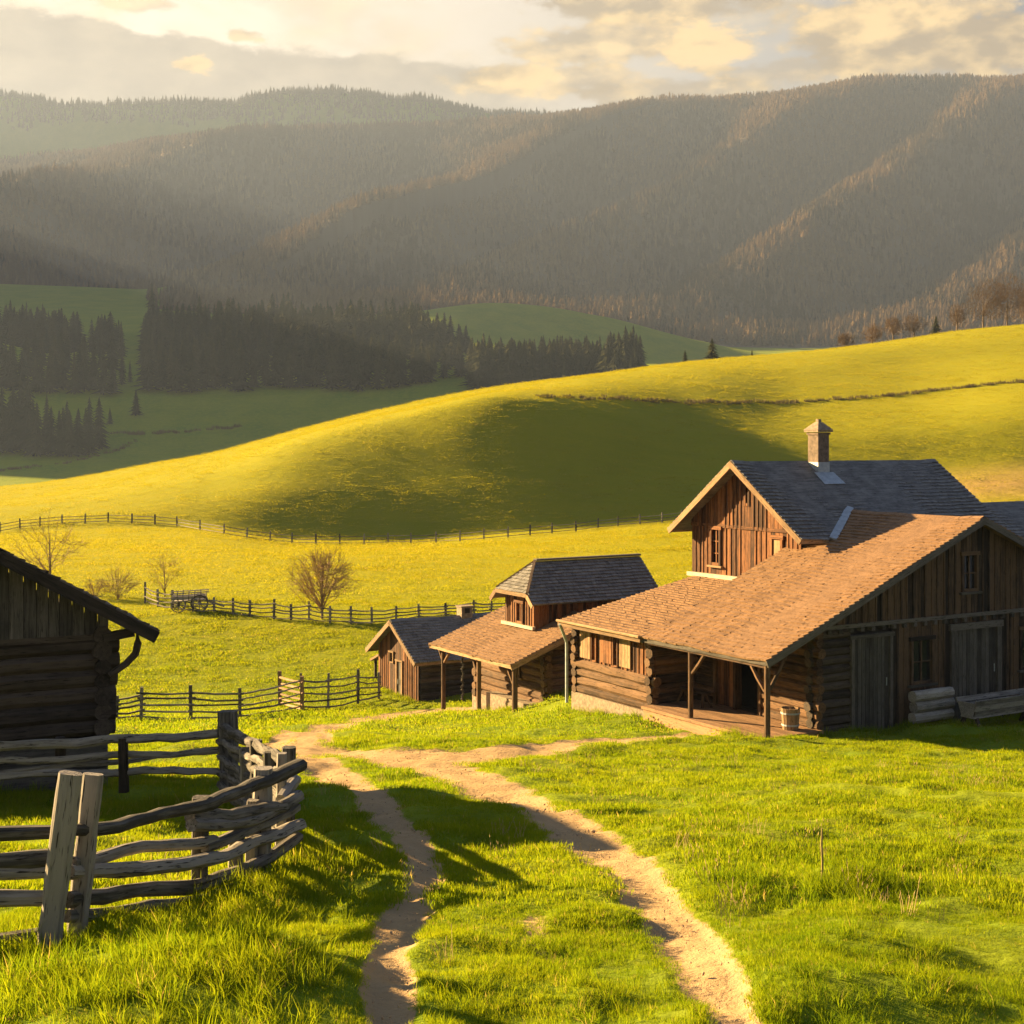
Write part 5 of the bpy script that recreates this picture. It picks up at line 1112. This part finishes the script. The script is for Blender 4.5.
def sprinkle(name, n, d0, d1, src, s0, s1, seed):
    d = np.sqrt(RNG.uniform(d0 ** 2, d1 ** 2, n)); x = RNG.uniform(-.44, .44, n) * d; k = (dirt_at(x, d, Hbase(x, d)) < .3) & ~footprint(x, d) & (fbm(x / 2.2, d / 2.2, 3, seed) > .05); x, d = x[k], d[k]; n = len(x); s_ = RNG.uniform(s0, s1, n)
    scatter(name, np.stack([x, d, H(x, d)], 1), np.stack([RNG.normal(0, .1, n), RNG.normal(0, .1, n), RNG.uniform(0, 6.28, n)], 1), np.stack([s_] * 3, 1), RNG.integers(0, len(src), n), src)
sprinkle('dry_stems', 500, 8, 34, [stems(k) for k in range(3)], .5, 1.1, 67)
# stones on the track
MAT['pebble'] = plain('pebble_stone', (.36, .26, .16), .9)
ss = []
for s_ in range(3):
    rs = random.Random(s_); m = MB(); m.tube([(0, 0, -.5), (0, 0, -.2), (0, 0, .25), (0, 0, .5)], [.35, .6, .5, .2], 7, wob=.25); o = m.build('pebble', MAT['pebble']); COL.objects.unlink(o); ss.append(o)
d = np.sqrt(RNG.uniform(8 ** 2, 34 ** 2, 30000)); x = RNG.uniform(-.4, .4, 30000) * d; k = RNG.random(30000) < dirt_at(x, d, Hbase(x, d)) * .55; x, d = x[k], d[k]; n = len(x); s_ = RNG.gamma(2, .0035, n) + .004
scatter('gravel', np.stack([x, d, H(x, d) - .045], 1), RNG.uniform(0, 6.28, (n, 3)), np.stack([s_ * 1.3, s_, s_ * .8], 1), RNG.integers(0, 3, n), ss)
# dry stalk standing in the grass
q = at(822, 882); st = thing('dry_stalk', 'thin dry stalk standing upright in the grass right of the track', 'stalk', q)
m = MB(); m.tube([(0, 0, -.05), (.005, 0, .2), (-.004, 0, .4), (.002, 0, .54)], [.014, .012, .011, .007], 6); so_ = m.build('stem', MAT['straw'], st)
m = MB(); m.tube([(.002, 0, .43), (.0, 0, .48)], [.013, .009], 6); m.build('seed_head', MAT['straw'], st)
# ------------------------------------------------------------------ terrace bank on the hill and hedge lines in the valley
def strip_of(name, label, pts, dens, s0, s1, src, wd):
    X_, Y_ = [], []
    W_ = [at(px, py, False) for px, py in pts]; print(name, [tuple(round(c) for c in q) for q in W_])
    for a, b in zip(W_[:-1], W_[1:]):
        for _ in range(int((b - a).length * dens)): q = a.lerp(b, random.random()); X_.append(q.x + random.gauss(0, wd)); Y_.append(q.y + random.gauss(0, wd))
    X_, Y_ = np.array(X_), np.array(Y_); n = len(X_); s_ = RNG.uniform(s0, s1, n)
    o = scatter(name, np.stack([X_, Y_, H(X_, Y_)], 1), np.stack([np.zeros(n)] * 2 + [RNG.uniform(0, 6.28, n)], 1), np.stack([s_] * 3, 1), RNG.integers(0, len(src), n), src); return o
MAT['dryblade'] = plain('dry_grass', (.13, .105, .035), 1, 0, .4)
def clump(seed, n, h, w, spread):
    mt_ = MAT['blade']; MAT['blade'] = MAT['dryblade']; o = tuft(seed, n, h, w, spread, .6); MAT['blade'] = mt_; return o
CL = [clump(200 + k, 40, 1.0, .1, .9) for k in range(3)]
strip_of('bank_growth', '', [(540, 397), (600, 399), (660, 402), (730, 403), (800, 402), (870, 398), (930, 391), (980, 386), (1060, 380)], 3, .3, .7, CL, .5)
strip_of('hedge_growth', '', [(108, 434), (150, 434), (200, 431), (240, 427)], .9, 1.0, 1.8, CL, .8)
strip_of('hedge_growth', '', [(-10, 472), (60, 464), (120, 450), (135, 440)], .7, .8, 1.4, CL, .8)
# ------------------------------------------------------------------ evening haze over the valley
me = bpy.data.meshes.new('haze'); hb = MB(); hb.box((0, 1700, 380), (6800, 5000, 880)); bpy.data.meshes.remove(me)
m = bpy.data.materials.new('haze'); m.use_nodes = True; t = NT(m.node_tree); t.n.clear(); pv = t.node('ShaderNodeVolumePrincipled')
pv.inputs['Color'].default_value = (.25, .335, .54, 1); pv.inputs['Density'].default_value = .00016; pv.inputs['Anisotropy'].default_value = .2
mo = t.node('ShaderNodeOutputMaterial'); t.link(pv.outputs[0], mo.inputs['Volume'])
hz = hb.build('haze', m); hz['kind'] = 'stuff'
print('HMAX', Z2.max(), Z2.min())
